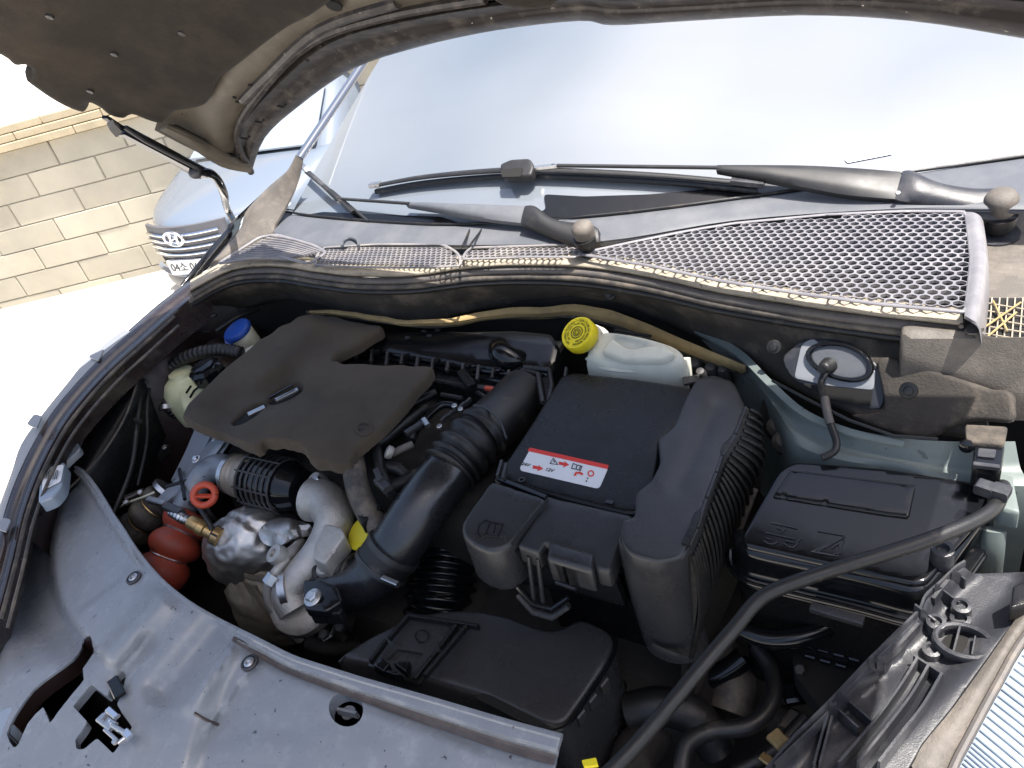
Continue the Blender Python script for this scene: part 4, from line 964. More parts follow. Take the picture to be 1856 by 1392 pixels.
def hose_wires(par, pts, k, r_, m_):
    q = cat(V3(pts), 12, False)
    for n_ in range(1, 4):
        t = (n_*math.pi - .25)/(math.pi*k)
        if t > .97: continue
        i = int(t*(len(q)-1)); c = q[i]; ax_ = (q[i+1]-q[i]).normalized(); s_ = ax_.cross(Vector((0, 0, 1))).normalized(); u_ = s_.cross(ax_)
        bm = bmesh.new(); addtube(bm, [c + (s_*math.cos(a*math.pi/16) + u_*math.sin(a*math.pi/16))*r_ for a in range(33)], .0022, 6, caps=False); link(bm, 'hose_wire', m_, par)
hose_wires(oh, [(350, 935, .735), (332, 962, .725), (314, 995, .71), (298, 1028, .69), (278, 1064, .66)], 3.1, .0345, 'steel')
bh = thing('black_lobed_hose', 'black lobed rubber hose with wire bands left of the red hose', 'hose', P(260, 930, .66))
bellows('hose_body', [(300, 900, .74), (276, 925, .725), (254, 950, .705), (232, 975, .68)], .022, .0165, 3.1, 'rubber_dusty', bh, seg=26, sharp=-.6)
hose_wires(bh, [(300, 900, .74), (276, 925, .725), (254, 950, .705), (232, 975, .68)], 3.1, .0275, 'brass')
bm = bmesh.new(); addtube(bm, V3([(310, 888, .748), (304, 895, .744)]), .036, 26); link(bm, 'hose_clamp', 'steel', bh)
bar('clamp_screw', P(270, 906, .775), P(300, 914, .775), .012, .012, 'steel', bh)
tube('wire_lead', [(218, 918, .74), (240, 908, .76), (262, 900, .775), (280, 892, .78)], .0022, 'cream', bh)
os_ = thing('oxygen_sensor', 'brass exhaust sensor with silver wrapped lead', 'sensor', P(365, 958, .76))
s0, s1 = P(342, 944, .79), P(406, 978, .755); sx = (s1-s0).normalized()
lathe('sensor_body', s0, sx, [(.010, 0), (.0125, .003), (.0125, .020), (.0145, .022), (.0145, .034), (.012, .036), (.012, .052), (.018, .054), (.018, .066), (.012, .068)], 'brass', os_, 22)
lathe('sensor_nut', s0 + sx*.052, sx, [(.019, 0), (.019, .014)], 'steel_dark', os_, 6)
bellows('lead_sleeve', [P(344, 945, .79), P(328, 938, .795), P(312, 928, .79)], .0085, .0012, 7, 'steel', os_, seg=14)
tube('lead', [P(345, 912, .79), P(362, 922, .80), P(378, 945, .79), P(384, 960, .78)], .0045, 'rubber', os_)
bar('connector', P(302, 918, .80), P(330, 930, .80), .014, .014, 'steel_dark', os_)
hsd = thing('heat_shield', 'crumpled shiny silver turbo heat shield dome with dull lower skirt', 'heat shield', P(470, 1020, .62))
bm = bmesh.new(); bmesh.ops.create_uvsphere(bm, u_segments=96, v_segments=64, radius=1)
hc = P(462, 990, .70); e1 = (P(540, 960, .7)-P(420, 1000, .7)).normalized(); e3 = Vector((0, 0, 1)); e2 = e3.cross(e1).normalized()
for v in bm.verts:
    p = v.co.copy(); b = 1 + .06*noise.noise(p*2.2 + Vector((3, 1, 0))) - .10*abs(noise.noise(p*2.6)) - .022*abs(noise.noise(p*7))
    f_ = 1 - .06*gs(abs(p.x*.8 + p.y*.6 + .05), .10)
    v.co = hc + (e1*p.x*.092 + e2*p.y*.070 + e3*p.z*.082)*b*f_
link(bm, 'dome', 'shield', hsd, angle=70)
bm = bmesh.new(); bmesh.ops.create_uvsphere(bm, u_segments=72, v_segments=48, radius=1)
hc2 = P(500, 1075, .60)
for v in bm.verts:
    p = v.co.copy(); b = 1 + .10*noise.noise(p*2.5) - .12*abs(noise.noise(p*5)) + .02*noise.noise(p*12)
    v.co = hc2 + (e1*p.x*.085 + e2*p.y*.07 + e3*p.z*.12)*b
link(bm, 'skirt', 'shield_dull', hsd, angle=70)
loft('shield_seam', [V3([(402, 985, .70), (412, 1020, .70), (450, 1040, .705), (495, 1042, .71), (520, 1020, .72)]), V3([(398, 992, .695), (408, 1028, .69), (448, 1048, .695), (496, 1050, .70), (524, 1026, .71)])], 'shield_dull', hsd, (5, 2), .004)
sheet('shield_flap', cat([(470, 960), (505, 938), (560, 950), (562, 968), (530, 975), (505, 990), (478, 985)], 3), lambda x, y: P(x, y, .785 - .0003*abs(x-520) - .0006*abs(y-955) + .008*noise.noise(Vector((x*.05, y*.05, 0)))), .003, 'shield', hsd, grid=10)
tube('oil_line', [(520, 1012, .775), (500, 1036, .77), (486, 1062, .75), (490, 1095, .72), (520, 1130, .68), (545, 1160, .64)], .0075, 'alu', hsd, seg=14)
lathe('banjo', P(502, 1006, .785), (-.2, -.4, .9), [(.016, -.01), (.017, 0), (.015, .008), (.007, .009), (.006, .003), (0, .003)], 'alu', hsd, 20)
tube('banjo_neck', [(508, 1012, .78), (530, 1000, .77), (545, 985, .75)], .010, 'alu', hsd)
lathe('line_nut', P(492, 1050, .768), (.2, .5, .3), [(.011, -.008), (.011, .008)], 'steel', hsd, 6)
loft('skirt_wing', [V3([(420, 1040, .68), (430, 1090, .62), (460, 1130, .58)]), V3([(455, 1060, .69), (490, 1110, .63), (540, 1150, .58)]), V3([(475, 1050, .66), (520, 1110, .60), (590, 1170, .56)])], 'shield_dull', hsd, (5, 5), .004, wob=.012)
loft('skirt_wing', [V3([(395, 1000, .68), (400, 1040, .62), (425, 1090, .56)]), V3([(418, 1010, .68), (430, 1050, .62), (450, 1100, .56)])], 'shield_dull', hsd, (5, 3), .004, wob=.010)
for pts, r_ in (([(560, 1165, .60), (600, 1175, .60), (650, 1170, .58)], .012), ([(600, 1120, .64), (640, 1128, .62)], .016), ([(560, 1130, .62), (600, 1140, .62), (625, 1160, .60)], .010)):
    tube('fitting', pts, r_, 'dirt', hsd, seg=12)
for x, y in ((620, 1138), (590, 1152)): bolt('bolt', P(x, y, .66), (0, -.4, 1), .009, 'steel_dark', hsd)
wires('hook', [L3([(585, 1160), (600, 1152), (608, 1134)], .66)], .003, 'steel', hsd)
# hoses and plugs between cover and pipe
mh = thing('breather_hose', 'smooth grey black breather hose dropping from under the engine cover', 'hose', P(650, 900, .78))
tube('hose_body', [(640, 812, .85), (642, 850, .85), (650, 890, .835), (668, 930, .82), (690, 960, .80)], .0195, 'rubber_dusty', mh, seg=18)
oc = thing('oil_cap', 'bright yellow oil filler ring tucked behind the elbow', 'cap', P(660, 965, .78))
lathe('cap_ring', P(664, 968, .785), (-.25, -.35, .9), [(.028, -.012), (.031, -.008), (.031, .008), (.027, .012), (.012, .013), (0, .012)], 'yellow', oc, 28)
ct_ = thing('dark_connector', 'dark block connector standing above the yellow ring', 'connector', P(665, 930, .80))
sheet('plug_block', rounded([(645, 928), (682, 904), (692, 918), (654, 948)], 3), .83, .02, 'plastic', ct_, r=3, grid=10)
for i in range(4): 
    bm = bmesh.new(); a = P(655+i*8, 932-i*5, .8315); bar_bm(bm, a, a + Vector((.003, .002, 0)), .007, .002); link(bm, 'pin', 'steel_dark', ct_)
iw = thing('injector_harness', 'cluster of small hoses, pipes and blue grey connectors beside the intake collar', 'harness', P(730, 830, .82))
for pts, r_, m_ in (([(640, 815, .84), (690, 800, .86), (730, 770, .86), (770, 740, .85)], .010, 'rubber'), ([(680, 800, .86), (690, 850, .85), (700, 880, .84)], .009, 'rubber'),
                    ([(712, 822, .865), (732, 812, .87), (748, 805, .87)], .006, 'endcap'), ([(745, 800, .87), (756, 775, .87), (770, 765, .87)], .008, 'plastic'),
                    ([(760, 770, .86), (800, 735, .87), (830, 738, .87)], .007, 'gloss'), ([(690, 850, .84), (720, 850, .84), (740, 870, .82)], .012, 'rubber'),
                    ([(720, 760, .85), (745, 735, .85), (790, 712, .85)], .009, 'plastic'), ([(700, 885, .83), (740, 870, .83), (780, 840, .82)], .011, 'rubber')):
    tube('line', pts, r_, m_, iw, seg=12)
lathe('fitting', P(712, 822, .868), (-.6, -.3, .5), [(.009, 0), (.011, .004), (.011, .010), (.006, .012)], 'alu', iw, 14)
for a, b_, w_, m_ in (((686, 870, .86), (704, 888, .86), .016, 'plastic_soft'), ((735, 786, .88), (765, 768, .88), .011, 'plastic_soft'), ((768, 760, .885), (776, 772, .885), .009, 'steel'), ((682, 852, .865), (690, 872, .865), .010, 'steel_dark'), ((700, 880, .85), (712, 900, .85), .015, 'plastic')):
    bm = bmesh.new(); bar_bm(bm, P(*a), P(*b_), w_, w_*.8, bev=.2); link(bm, 'plug', m_, iw)
for i in range(5):
    bm = bmesh.new(); a = P(800+i*11, 764-i*8, .885); bar_bm(bm, a, a + Vector((.004, .012, .002)), .005, .008); link(bm, 'plug_rib', 'plastic_soft', iw)
for x, y in ((825, 738), (836, 744), (798, 775)): bolt('bolt', P(x, y, .892), (0, -.2, 1), .005, 'steel', iw)

# dark engine mass so that nothing floats
eb = thing('engine_block', 'dark oily engine block barely visible between the hoses', 'engine', Vector((-.2, .75, .45)))
def lump(name, c, s, m_, par, seed=0, amp=.06):
    bm = bmesh.new(); bmesh.ops.create_cube(bm, size=2); bmesh.ops.subdivide_edges(bm, edges=bm.edges[:], cuts=7, use_grid_fill=True)
    for v in bm.verts:
        p = v.co.copy(); q = p/max(1e-6, (abs(p.x)**6+abs(p.y)**6+abs(p.z)**6)**(1/6))
        q *= 1 + amp*noise.noise(q*4 + Vector((seed, 0, 0))); v.co = Vector(c) + Vector((q.x*s[0], q.y*s[1], q.z*s[2]))
    return link(bm, name, m_, par)
lump('block', (-.22, .80, .62), (.32, .17, .20), 'dirt', eb)
lump('block_front', (-.15, .62, .52), (.25, .10, .13), 'dirt', eb, 3)
lump('gearbox', (.25, .72, .52), (.22, .20, .12), 'dirt', eb, 5)

# ================================================================ BRAKE RESERVOIR
br = thing('brake_reservoir', 'white brake fluid reservoir with round yellow lettered screw cap', 'reservoir', P(1120, 640, .90))
RZ = zplane((1080, 600, .945), (1230, 640, .93), (1100, 660, .91))
sheet('reservoir_body', cat([(1072, 612), (1090, 596), (1108, 594), (1160, 602), (1215, 618), (1238, 634), (1242, 650), (1225, 662), (1180, 668), (1130, 668), (1090, 662), (1066, 648), (1060, 640)], 3), ZF(RZ), .045, 'tank_white', br, r=14, grid=11, rs=.0014)
wires('moulding_seam', [L3(cat([(1064, 650), (1090, 666), (1140, 673), (1200, 669), (1244, 654)], 5, False), .900)], .0035, 'tank_white', br)
sheet('raised_pad', rounded([(1108, 612), (1140, 632), (1200, 622), (1225, 640), (1200, 652), (1130, 652), (1090, 636)], 6), lambda x, y: P(x, y, RZ(x, y)+.005), .004, 'tank_white', br, r=5, grid=12)
bar('black_edge', P(1114, 598, .952), P(1180, 610, .95), .006, .004, 'gloss', br)
tube('reservoir_leg', [P(1240, 650, .915), P(1242, 668, .90), P(1244, 690, .88)], .010, 'tank_white', br)
tube('filler_neck', [P(1085, 618, .91), P(1060, 608, .935)], .024, 'tank_white', br)
bc = P(1046, 603, .955); bax = (Vector((-.16, -.52, .84))).normalized()
lathe('screw_cap', bc, bax, [(.027, -.022), (.0295, -.019), (.0300, -.002), (.0285, .001), (.026, .0015), (.0255, .0005), (.012, .0008), (0, .0008)], 'yellow', br, 64, wav=lambda th, h: .022*math.cos(32*th) if h < -.003 else 0, angle=50)
tx = bax.cross(Vector((0, 0, 1))).normalized()*-1; ty = bax.cross(tx)
if ty.z < 0: ty = -ty
if tx.dot(_R) < 0: tx = -tx
cap_ = [o for o in br.children if o.name.startswith('screw_cap')][0]
def arc_text(s, r_, a0, a1, size):
    for i, ch_ in enumerate(s):
        if ch_ == ' ': continue
        th = a0 + (a1-a0)*i/(len(s)-1); rad = tx*math.sin(th) + ty*math.cos(th)
        arcs.append((ch_, bc + bax*.0012 + rad*r_, tx*math.cos(th) - ty*math.sin(th), rad, size))
arcs = []
arc_text('DOT 4 BRAKE FLUID ONLY * CLEAN FILLER CAP BEFORE REMOVING', .0218, -2.9, 2.9, .0050)
arc_text('USE ONLY DOT4 FLUID FROM SEALED CONTAINER', .0165, -2.7, 2.7, .0045)
bmx = bmesh.new()
for ch_, o_, xd, yd, size in arcs:
    t_ = lettering('x', ch_, o_, xd, yd, size, 'printblack', None, .0001)
    if t_:
        me = t_.data; off = t_.location.copy(); b2 = bmesh.new(); b2.from_mesh(me)
        for v in b2.verts: v.co += off
        tm = bpy.data.meshes.new('tmp'); b2.to_mesh(tm); b2.free(); bmx.from_mesh(tm); bpy.data.meshes.remove(tm)
        bpy.data.objects.remove(t_); bpy.data.meshes.remove(me)
link(bmx, 'cap_lettering', 'printblack', cap_, recalc=False)
rings_ = []
for rr in (.0105, .0065): rings_.append([bc + bax*.0013 + (tx*math.sin(t*math.pi/12) + ty*math.cos(t*math.pi/12))*rr for t in range(25)])
for s in (-1, 1): rings_.append([bc + bax*.0013 + (tx*math.sin(t*.2) + ty*math.cos(t*.2)*s)*.0035 for t in range(-8, 9)])
wires('cap_rings', rings_, .0007, 'printblack', cap_)
# bits behind reservoir
mc = thing('master_cylinder', 'small grey fittings between the reservoir and the battery housing', 'fitting', P(1290, 670, .87))
for x, y, r_ in ((1258, 660, .013), (1288, 668, .011), (1270, 676, .009), (1310, 672, .009)):
    lathe('fitting', P(x, y, .88), (0, -.4, 1), [(r_, -.03), (r_, 0), (r_*.7, .006), (0, .007)], 'steel_dark', mc, 16)
sheet('fitting_plate', rounded([(1236, 684), (1268, 678), (1266, 690), (1240, 696)], 2), .895, .004, 'steel_dark', mc, grid=10)

# ================================================================ BATTERY HOUSING
bt = thing('battery_box', 'black battery box with white and red warning sticker and stepped front lid', 'battery box', P(1040, 850, .70))
BZ = zplane((1020, 690, .905), (1230, 700, .905), (1000, 860, .900))
sheet('box_lid', rounded([(1016, 678, 14), (1040, 672), (1150, 684), (1262, 700, 14), (1240, 760), (1196, 800), (1192, 850), (1176, 930), (1130, 930), (1010, 900), (893, 868, 4), (918, 832), (960, 770)], 6), ZF(BZ), .06, 'plastic', bt, r=8, grid=22)
sheet('lid_step', rounded([(893, 870, 3), (1010, 902), (1152, 934, 3), (1146, 952), (1122, 990, 8), (1106, 1036, 8), (1080, 1030, 6), (1068, 1006), (988, 984), (976, 1002), (940, 990), (938, 985), (990, 905)], 4), lambda x, y: P(x, y, .902 - .00006*(y-870)), .022, 'plastic_soft', bt, r=6, grid=18)
lobe = [(892, 871), (935, 884), (990, 903), (972, 925), (950, 956), (925, 985), (906, 996), (884, 998), (858, 988), (840, 972), (836, 950), (850, 925), (872, 895)]
sheet('handbook_lobe', cat(lobe, 3, k=.4), lambda x, y: P(x, y, .912 - .00010*(y-870)), .065, 'plastic_soft', bt, r=8, grid=16)
wires('lobe_edge', [L3(cat([(992, 906), (972, 930), (950, 958), (928, 986)], 4, False), .915)], .0022, 'plastic', bt)
bk = [[(868, 952), (880, 942), (888, 946), (912, 950), (902, 974), (884, 970), (872, 974), (866, 968)], [(888, 946), (880, 970)], [(898, 954), (894, 966)], [(899, 949), (898, 951)]]
wires('book_symbol', [[P(x, y, .912 - .00010*(y-870) + .0006) for x, y in (b + [b[0]] if i == 0 else b)] for i, b in enumerate(bk)], .0011, 'plastic', bt)
bar('lid_hinge', P(903, 868, .908), P(990, 902, .906), .006, .006, 'gloss', bt)
fq = V3([(905, 995, .885), (1000, 1008, .885), (1108, 1036, .885)])
loft('front_face', [fq, [q + Vector((0, .010, -.05)) for q in fq], [q + Vector((0, .018, -.085)) for q in fq], [q + Vector((0, .07, -.10)) for q in fq], [q + Vector((0, .08, -.32)) for q in fq]], 'plastic', bt, (3, 3), .01, Vector((0, 1, 0)))
fb = sheet('front_boss', rounded([(994, 978, 5), (1078, 1002, 5), (1074, 1034, 6), (990, 1012, 6)], 5), lambda x, y: P(x, y, .897), .03, 'plastic_soft', bt, r=8, grid=12)
la = thing('box_latch', 'ribbed black latch clipped down the front of the battery box', 'latch', P(960, 1060, .82))
q0, q1 = P(958, 1008, .882), P(942, 1072, .86); q2, q3 = P(975, 1012, .882), P(960, 1078, .86)
for a, b_ in ((q0, q0 + Vector((-.002, -.014, -.075))), (q2, q2 + Vector((-.002, -.014, -.075)))): bm = bmesh.new(); addtube(bm, [a, b_], .0030, 8); link(bm, 'latch_rib', 'plastic_soft', la)
bl_ = [q0 + Vector((-.024, -.012, -.066)), q0 + Vector((0, -.022, -.080)), q2 + Vector((.014, -.022, -.080)), q2 + Vector((.036, -.012, -.062))]
bm = bmesh.new(); addtube(bm, bl_, .0055, 8, .7); link(bm, 'latch_foot', 'plastic_soft', la)
bm = bmesh.new(); addtube(bm, [p + Vector((0, .003, .012)) for p in bl_], .004, 8, .7); link(bm, 'latch_foot', 'gloss', la)
bar('latch_tab', P(1010, 1052, .84), P(1046, 1064, .84), .010, .006, 'plastic_soft', bt)
# sticker, symbols and print
sz = lambda x, y: P(x, y, BZ(x, y)+.0008)
so_ = [(962, 812, 6), (1104, 844, 8), (1086, 886, 8), (940, 852, 8)]
stk = sheet('warning_sticker', rounded(so_, 6), sz, .0006, 'sticker', bt, grid=30)
sz2 = lambda x, y: P(x, y, BZ(x, y)+.0012)
sheet('red_band', rounded([(960, 811, 6), (1104, 843, 8), (1101, 850, 1), (956, 817, 1)], 2), sz2, .0003, 'stickerred', stk, grid=30)
def arrow(cx, cy, s=1.0):
    p = [(-11, -6), (2, -3), (1, -7), (12, 2), (-2, 7), (0, 3), (-12, 1)]
    sheet('red_arrow', [(cx+a*s, cy+b*s) for a, b in p], sz2, .0003, 'stickerred', stk, grid=30)
arrow(1022, 841, .8); arrow(975, 848, .8)
wires('warning_triangle', [[sz2(x, y) for x, y in ((997, 840), (1003, 830), (1011, 842), (997, 840))]], .0007, 'ink', stk)
wires('warning_triangle', [[sz2(x, y) for x, y in ((1003, 834), (1005, 838))]], .0006, 'ink', stk)
wires('book_symbol', [[sz2(x, y) for x, y in ((1036, 849), (1039, 840), (1046, 843), (1055, 845), (1052, 853), (1044, 850), (1036, 849))], [sz2(1046, 843), sz2(1044, 850)], [sz2(1052, 845), sz2(1050, 851)]], .0007, 'ink', stk)
sxd = P(1060, 860, .9)-P(980, 842, .9); syd = P(980, 830, .9)-P(970, 850, .9)
lettering('print', '24V', sz2(953, 842), sxd, syd, .0085, 'ink', stk); lettering('print', '12V', sz2(996, 852), sxd, syd, .0085, 'ink', stk)
wires('key_symbol', [[sz2(x, y) for x, y in ((1042, 862), (1044, 857), (1052, 857), (1056, 860))]], .0016, 'stickerred', stk)
wires('ring_symbol', [[sz2(1071+5*math.cos(t*.55), 858+5*math.sin(t*.55)) for t in range(12)]], .0009, 'stickerred', stk)
wires('dot_symbol', [[sz2(1064, 867), sz2(1066, 867)], [sz2(1062, 872), sz2(1064, 872)]], .0011, 'ink', stk)
lathe('small_boss', sz(946, 871), (0, 0, 1), [(.005, 0), (.005, .002), (.003, .002), (.003, 0)], 'plastic_soft', bt, 14)
bar('small_slot', sz(1098, 909), sz(1112, 912), .006, .003, 'gloss', bt)
for a, b_ in (((902, 866), (910, 838)), ((912, 869), (918, 843))): bar('side_clip', P(*a, .912), P(*b_, .912), .004, .010, 'plastic_soft', bt)
for x, y in ((985, 770), (1027, 668), (988, 745)): bar('side_clip', P(x, y, .90), P(x-4, y+26, .89), .004, .010, 'plastic_soft', bt)
# wrap-round side cover of the battery
sc_ = thing('battery_side_cover', 'black wrap round battery side cover with rough textured outer wall', 'battery cover', P(1260, 900, .70))
SZ = zplane((1300, 690, .925), (1200, 930, .925), (1340, 730, .918))
sheet('cover_top', rounded([(1262, 684, 10), (1292, 677, 10), (1330, 690, 10), (1352, 738, 8), (1330, 790), (1308, 828), (1300, 850), (1278, 905), (1262, 960), (1245, 990, 10), (1236, 1010, 20), (1196, 1020, 30), (1140, 1004, 30), (1122, 975, 20), (1128, 940), (1150, 936), (1152, 892), (1180, 870), (1196, 838), (1192, 795), (1222, 770), (1242, 722)], 8), ZF(lambda x, y: SZ(x, y) - .003*gs(dpoly((x, y), [(1295, 740), (1268, 800), (1232, 880)], False), 15) + .0015*gs(dpoly((x, y), [(1262, 735), (1235, 800), (1200, 868)], False), 20)), .02, 'plastic_soft', sc_, r=5, grid=8)
e_ = [(1352, 738), (1332, 790), (1308, 828), (1298, 858), (1280, 905), (1262, 960), (1248, 990)]
et = V3([(x, y, .916) for x, y in e_])
lowe = V3([(1366, 762, .88), (1384, 828, .86), (1356, 900, .83), (1322, 985, .80), (1292, 1060, .78), (1266, 1140, .76), (1248, 1194, .745)])
wl_ = [et, [a*.85 + b_*.15 + Vector((.006, 0, 0)) for a, b_ in zip(et, lowe)], [a*.5 + b_*.5 + Vector((.010, 0, 0)) for a, b_ in zip(et, lowe)], lowe, [q + Vector((-.02, 0, -.16)) for q in lowe]]
loft('side_wall', wl_, 'roughwall', sc_, (5, 6), .008, Vector((-1, 0, 0)), wob=.008)
for i in range(26):
    k_ = i/25*(len(et)-1.001); a_ = int(k_); f_ = k_-a_
    pt = et[a_]*(1-f_) + et[a_+1]*f_; pb = lowe[a_]*(1-f_) + lowe[a_+1]*f_
    q = [pt*(1-t) + pb*t + Vector((.012*math.sin(math.pi*t) + .003, -.002, 0)) for t in (.06, .3, .6, .97)]
    bm = bmesh.new(); addtube(bm, cat(q, 3, False), .0028, 5); link(bm, 'wall_rib', 'roughwall', sc_)
for i in range(len(et)-1):
    bar('edge_clip', et[i] + Vector((0, 0, -.001)), et[i] + (et[i+1]-et[i])*.93 + Vector((0, 0, -.001)), .004, .005, 'plastic_soft', sc_)
ff = V3([(1122, 972, .915), (1136, 998, .915), (1170, 1014, .915), (1205, 1016, .915), (1236, 1006, .915), (1250, 990, .915)])
loft('front_bulge', [ff, [q + Vector((0, -.005, -.008)) for q in ff], [q + Vector((0, -.007, -.06)) for q in ff], [q + Vector((.004, -.007, -.12)) for q in ff], [q + Vector((.008, -.006, -.175)) for q in ff]], 'plastic_soft', sc_, (4, 3), .006, Vector((0, 1, 0)))
loft('hem', [[P(1180, 1165, .78), P(1215, 1180, .78), P(1246, 1190, .78)], [P(1182, 1172, .775), P(1216, 1187, .775), P(1248, 1196, .775)]], 'plastic_soft', sc_, (3, 2), .006)
tube('side_flap', [P(1362, 884, .83), P(1342, 935, .81), P(1318, 1000, .79)], .010, 'rubber_dusty', sc_, seg=10, flat=.4)

# ================================================================ RESONATOR
rs_ = thing('resonator', 'black air resonator box with curved top and a slotted mounting bracket', 'resonator', P(880, 1210, .60))
RO = [(608, 1192, 3), (640, 1170), (680, 1146), (720, 1128), (770, 1110), (820, 1103), (870, 1104), (920, 1114), (960, 1130), (995, 1140), (1022, 1134), (1040, 1122), (1060, 1120), (1092, 1134), (1110, 1148), (1112, 1168), (1096, 1205), (1060, 1260), (1026, 1308), (1006, 1316), (985, 1312), (880, 1262), (760, 1226), (680, 1206)]
rz_ = lambda x, y: .745 - .00004*(y-1100)
hole_ = [(862, 1262), (872, 1256), (885, 1258), (960, 1302), (985, 1315), (940, 1306)]
sheet('box_top', rounded(RO, 9), ZF(rz_), .16, 'plastic_soft', rs_, r=10, grid=22)
wires('lid_seam', [[P(x+4, y+5, .735) for x, y in cat([(1108, 1150), (1112, 1168), (1096, 1205), (1060, 1260), (1026, 1308), (1000, 1320)], 4, False)]], .003, 'gloss', rs_)
sheet('pocket', rounded([(860, 1264, 8), (872, 1256, 8), (890, 1260), (1000, 1318), (985, 1325), (930, 1300)], 4), lambda x, y: P(x, y, rz_(x, y)+.001), .001, 'void', rs_, grid=20)
rz2 = lambda o: (lambda x, y: P(x, y, rz_(x, y)+o))
mb = sheet('mount_plate', rounded([(738, 1118, 3), (830, 1134, 3), (756, 1232, 3), (664, 1206, 3)], 3), rz2(.006), .008, 'plastic_soft', rs_, holes=[rounded([(720, 1176, 3), (768, 1184, 3), (752, 1204, 3), (700, 1196, 3)], 3)], r=3, grid=14)
for a, b_ in (((742, 1116), (706, 1158)), ((700, 1162), (672, 1200)), ((828, 1134), (798, 1174)), ((792, 1182), (752, 1232)), ((846, 1136), (770, 1226)), ((742, 1117), (868, 1136))):
    bar('plate_rail', P(*a, .757), P(*b_, .757), .005, .010, 'plastic', rs_)
wires('round_mark', [[P(765+12*math.cos(t*.3), 1153+11*math.sin(t*.3), .7525) for t in range(22)]], .0012, 'plastic', rs_)
for tri in ([(676, 1206), (692, 1190), (706, 1202), (694, 1216)], [(712, 1200), (742, 1196), (736, 1218), (722, 1208)], [(690, 1214), (718, 1214), (730, 1224), (712, 1222)]):
    sheet('latch_tongue', rounded(tri, 2), lambda x, y: P(x, y, .765), .012, 'gloss', rs_, r=2, grid=8)
bar('side_rib', P(1100, 1215, .70), P(1030, 1320, .70), .01, .03, 'plastic', rs_)
for t in (.2, .5, .8): bar('side_block', P(1112-70*t, 1215+95*t, .715), P(1100-70*t, 1230+95*t, .715), .012, .02, 'steel_dark', rs_)
tube('resonator_foot', [P(1090, 1230, .66), P(1130, 1250, .62)], .012, 'rubber', rs_)

# ================================================================ FUSE BOX
fx_ = thing('fuse_box', 'large black fuse box lid with moulded pictograms and glossy chamfered edge', 'fuse box', P(1540, 960, .75))
FZ = zplane((1430, 850, .885), (1760, 880, .885), (1350, 1000, .870))
FO = [(1412, 850, 14), (1440, 834, 14), (1600, 846), (1770, 872, 14), (1792, 890, 14), (1788, 930), (1716, 1012), (1680, 1056, 14), (1655, 1058, 12), (1500, 1022), (1348, 988, 12), (1342, 972, 12), (1380, 905)]
def fzz(x, y):
    z = FZ(x, y)
    return z
sheet('box_lid', rounded(FO, 10), ZF(fzz), .03, 'gloss', fx_, r=7, grid=9)
sheet('label_recess', rounded([(1432, 852, 4), (1660, 880, 6), (1648, 936, 6), (1600, 930), (1400, 898, 4)], 4), lambda x, y: P(x, y, fzz(x, y)+.0034), .003, 'gloss', fx_, r=3, grid=14)
wires('recess_edge', [[P(x, y, FZ(x, y)+.0038) for x, y in ((1432, 851), (1540, 864), (1658, 879))]], .0011, 'plastic_soft', fx_)
fe = [(1338, 960), (1342, 978), (1362, 992), (1440, 1010), (1560, 1036), (1650, 1058), (1676, 1056), (1694, 1040), (1730, 995), (1790, 912)]
fo_ = [Vector(v).normalized() for v in ((-1, 0, 0), (-.9, -.4, 0), (-.3, -1, 0), (0, -1, 0), (0, -1, 0), (.1, -1, 0), (.6, -.8, 0), (.95, -.3, 0), (1, 0, 0), (1, 0, 0))]
fb_ = [P(x, y, fzz(x, y)-.0045) for x, y in fe]
def fr_(o, dz): return [p + v*o + Vector((0, 0, -dz)) for p, v in zip(fb_, fo_)]
loft('lid_skirt', [fr_(-.006, -.003), fr_(.002, .001), fr_(.008, .009), fr_(.009, .036), fr_(.015, .038), fr_(.0165, .041), fr_(.0165, .046), fr_(.012, .048), fr_(.012, .052)], 'gloss', fx_, (4, 3), .004, Vector((0, .6, -.8)), angle=50)
loft('box_body', [fr_(.006, .05), fr_(.004, .12), fr_(.0, .26)], 'plastic', fx_, (3, 2), .004, Vector((0, .6, -.8)))
bm = bmesh.new(); addtube(bm, cat(fr_(.0165, .0455), 4, False), .0026, 8); link(bm, 'skirt_lip', 'gloss', fx_)
bm = bmesh.new(); addtube(bm, cat(fr_(.010, .058), 4, False), .0022, 8); link(bm, 'skirt_lip', 'gloss', fx_)
bar('front_clip', P(1470, 1100, .825), P(1566, 1128, .825), .012, .008, 'plastic_soft', fx_)
fs = lambda pts: [P(x, y, fzz(x, y)+.0008) for x, y in pts]
sym = [[(1398, 947), (1446, 958)], [(1388, 965), (1440, 977)], [(1408, 956), (1420, 962)], [(1424, 958), (1414, 966)], [(1384, 980), (1392, 985), (1402, 986), (1410, 982)], [(1388, 975), (1398, 978)], [(1420, 984), (1428, 991), (1438, 992), (1446, 984)], [(1424, 980), (1440, 984)], [(1442, 984), (1452, 975)],
       [(1482, 962), (1532, 971), (1528, 978)], [(1532, 972), (1472, 1000), (1484, 996)], [(1470, 999), (1518, 1008), (1530, 980)], [(1496, 992), (1526, 976)], [(1508, 994), (1520, 986), (1524, 1002), (1510, 1004)], [(1482, 1000), (1500, 988)]]
wires('pictogram', [fs(s) for s in sym], .0008, 'bracket', fx_)
for i in range(5):
    for j in range(5):
        x, y = 1452 + i*28 + j*4, 1148 + j*19 + i*8
        if (i+j) % 7 == 5: continue
        bm = bmesh.new(); a = P(x, y, .72 - .012*j); bar_bm(bm, a, P(x+18, y+5, .72 - .012*j), .010, .008, bev=.2); link(bm, 'fuse_socket', 'gloss', fx_)
sheet('socket_wall', rounded([(1430, 1120), (1600, 1160), (1640, 1240), (1500, 1300), (1440, 1220)], 10), .69, .03, 'void', fx_, grid=40)

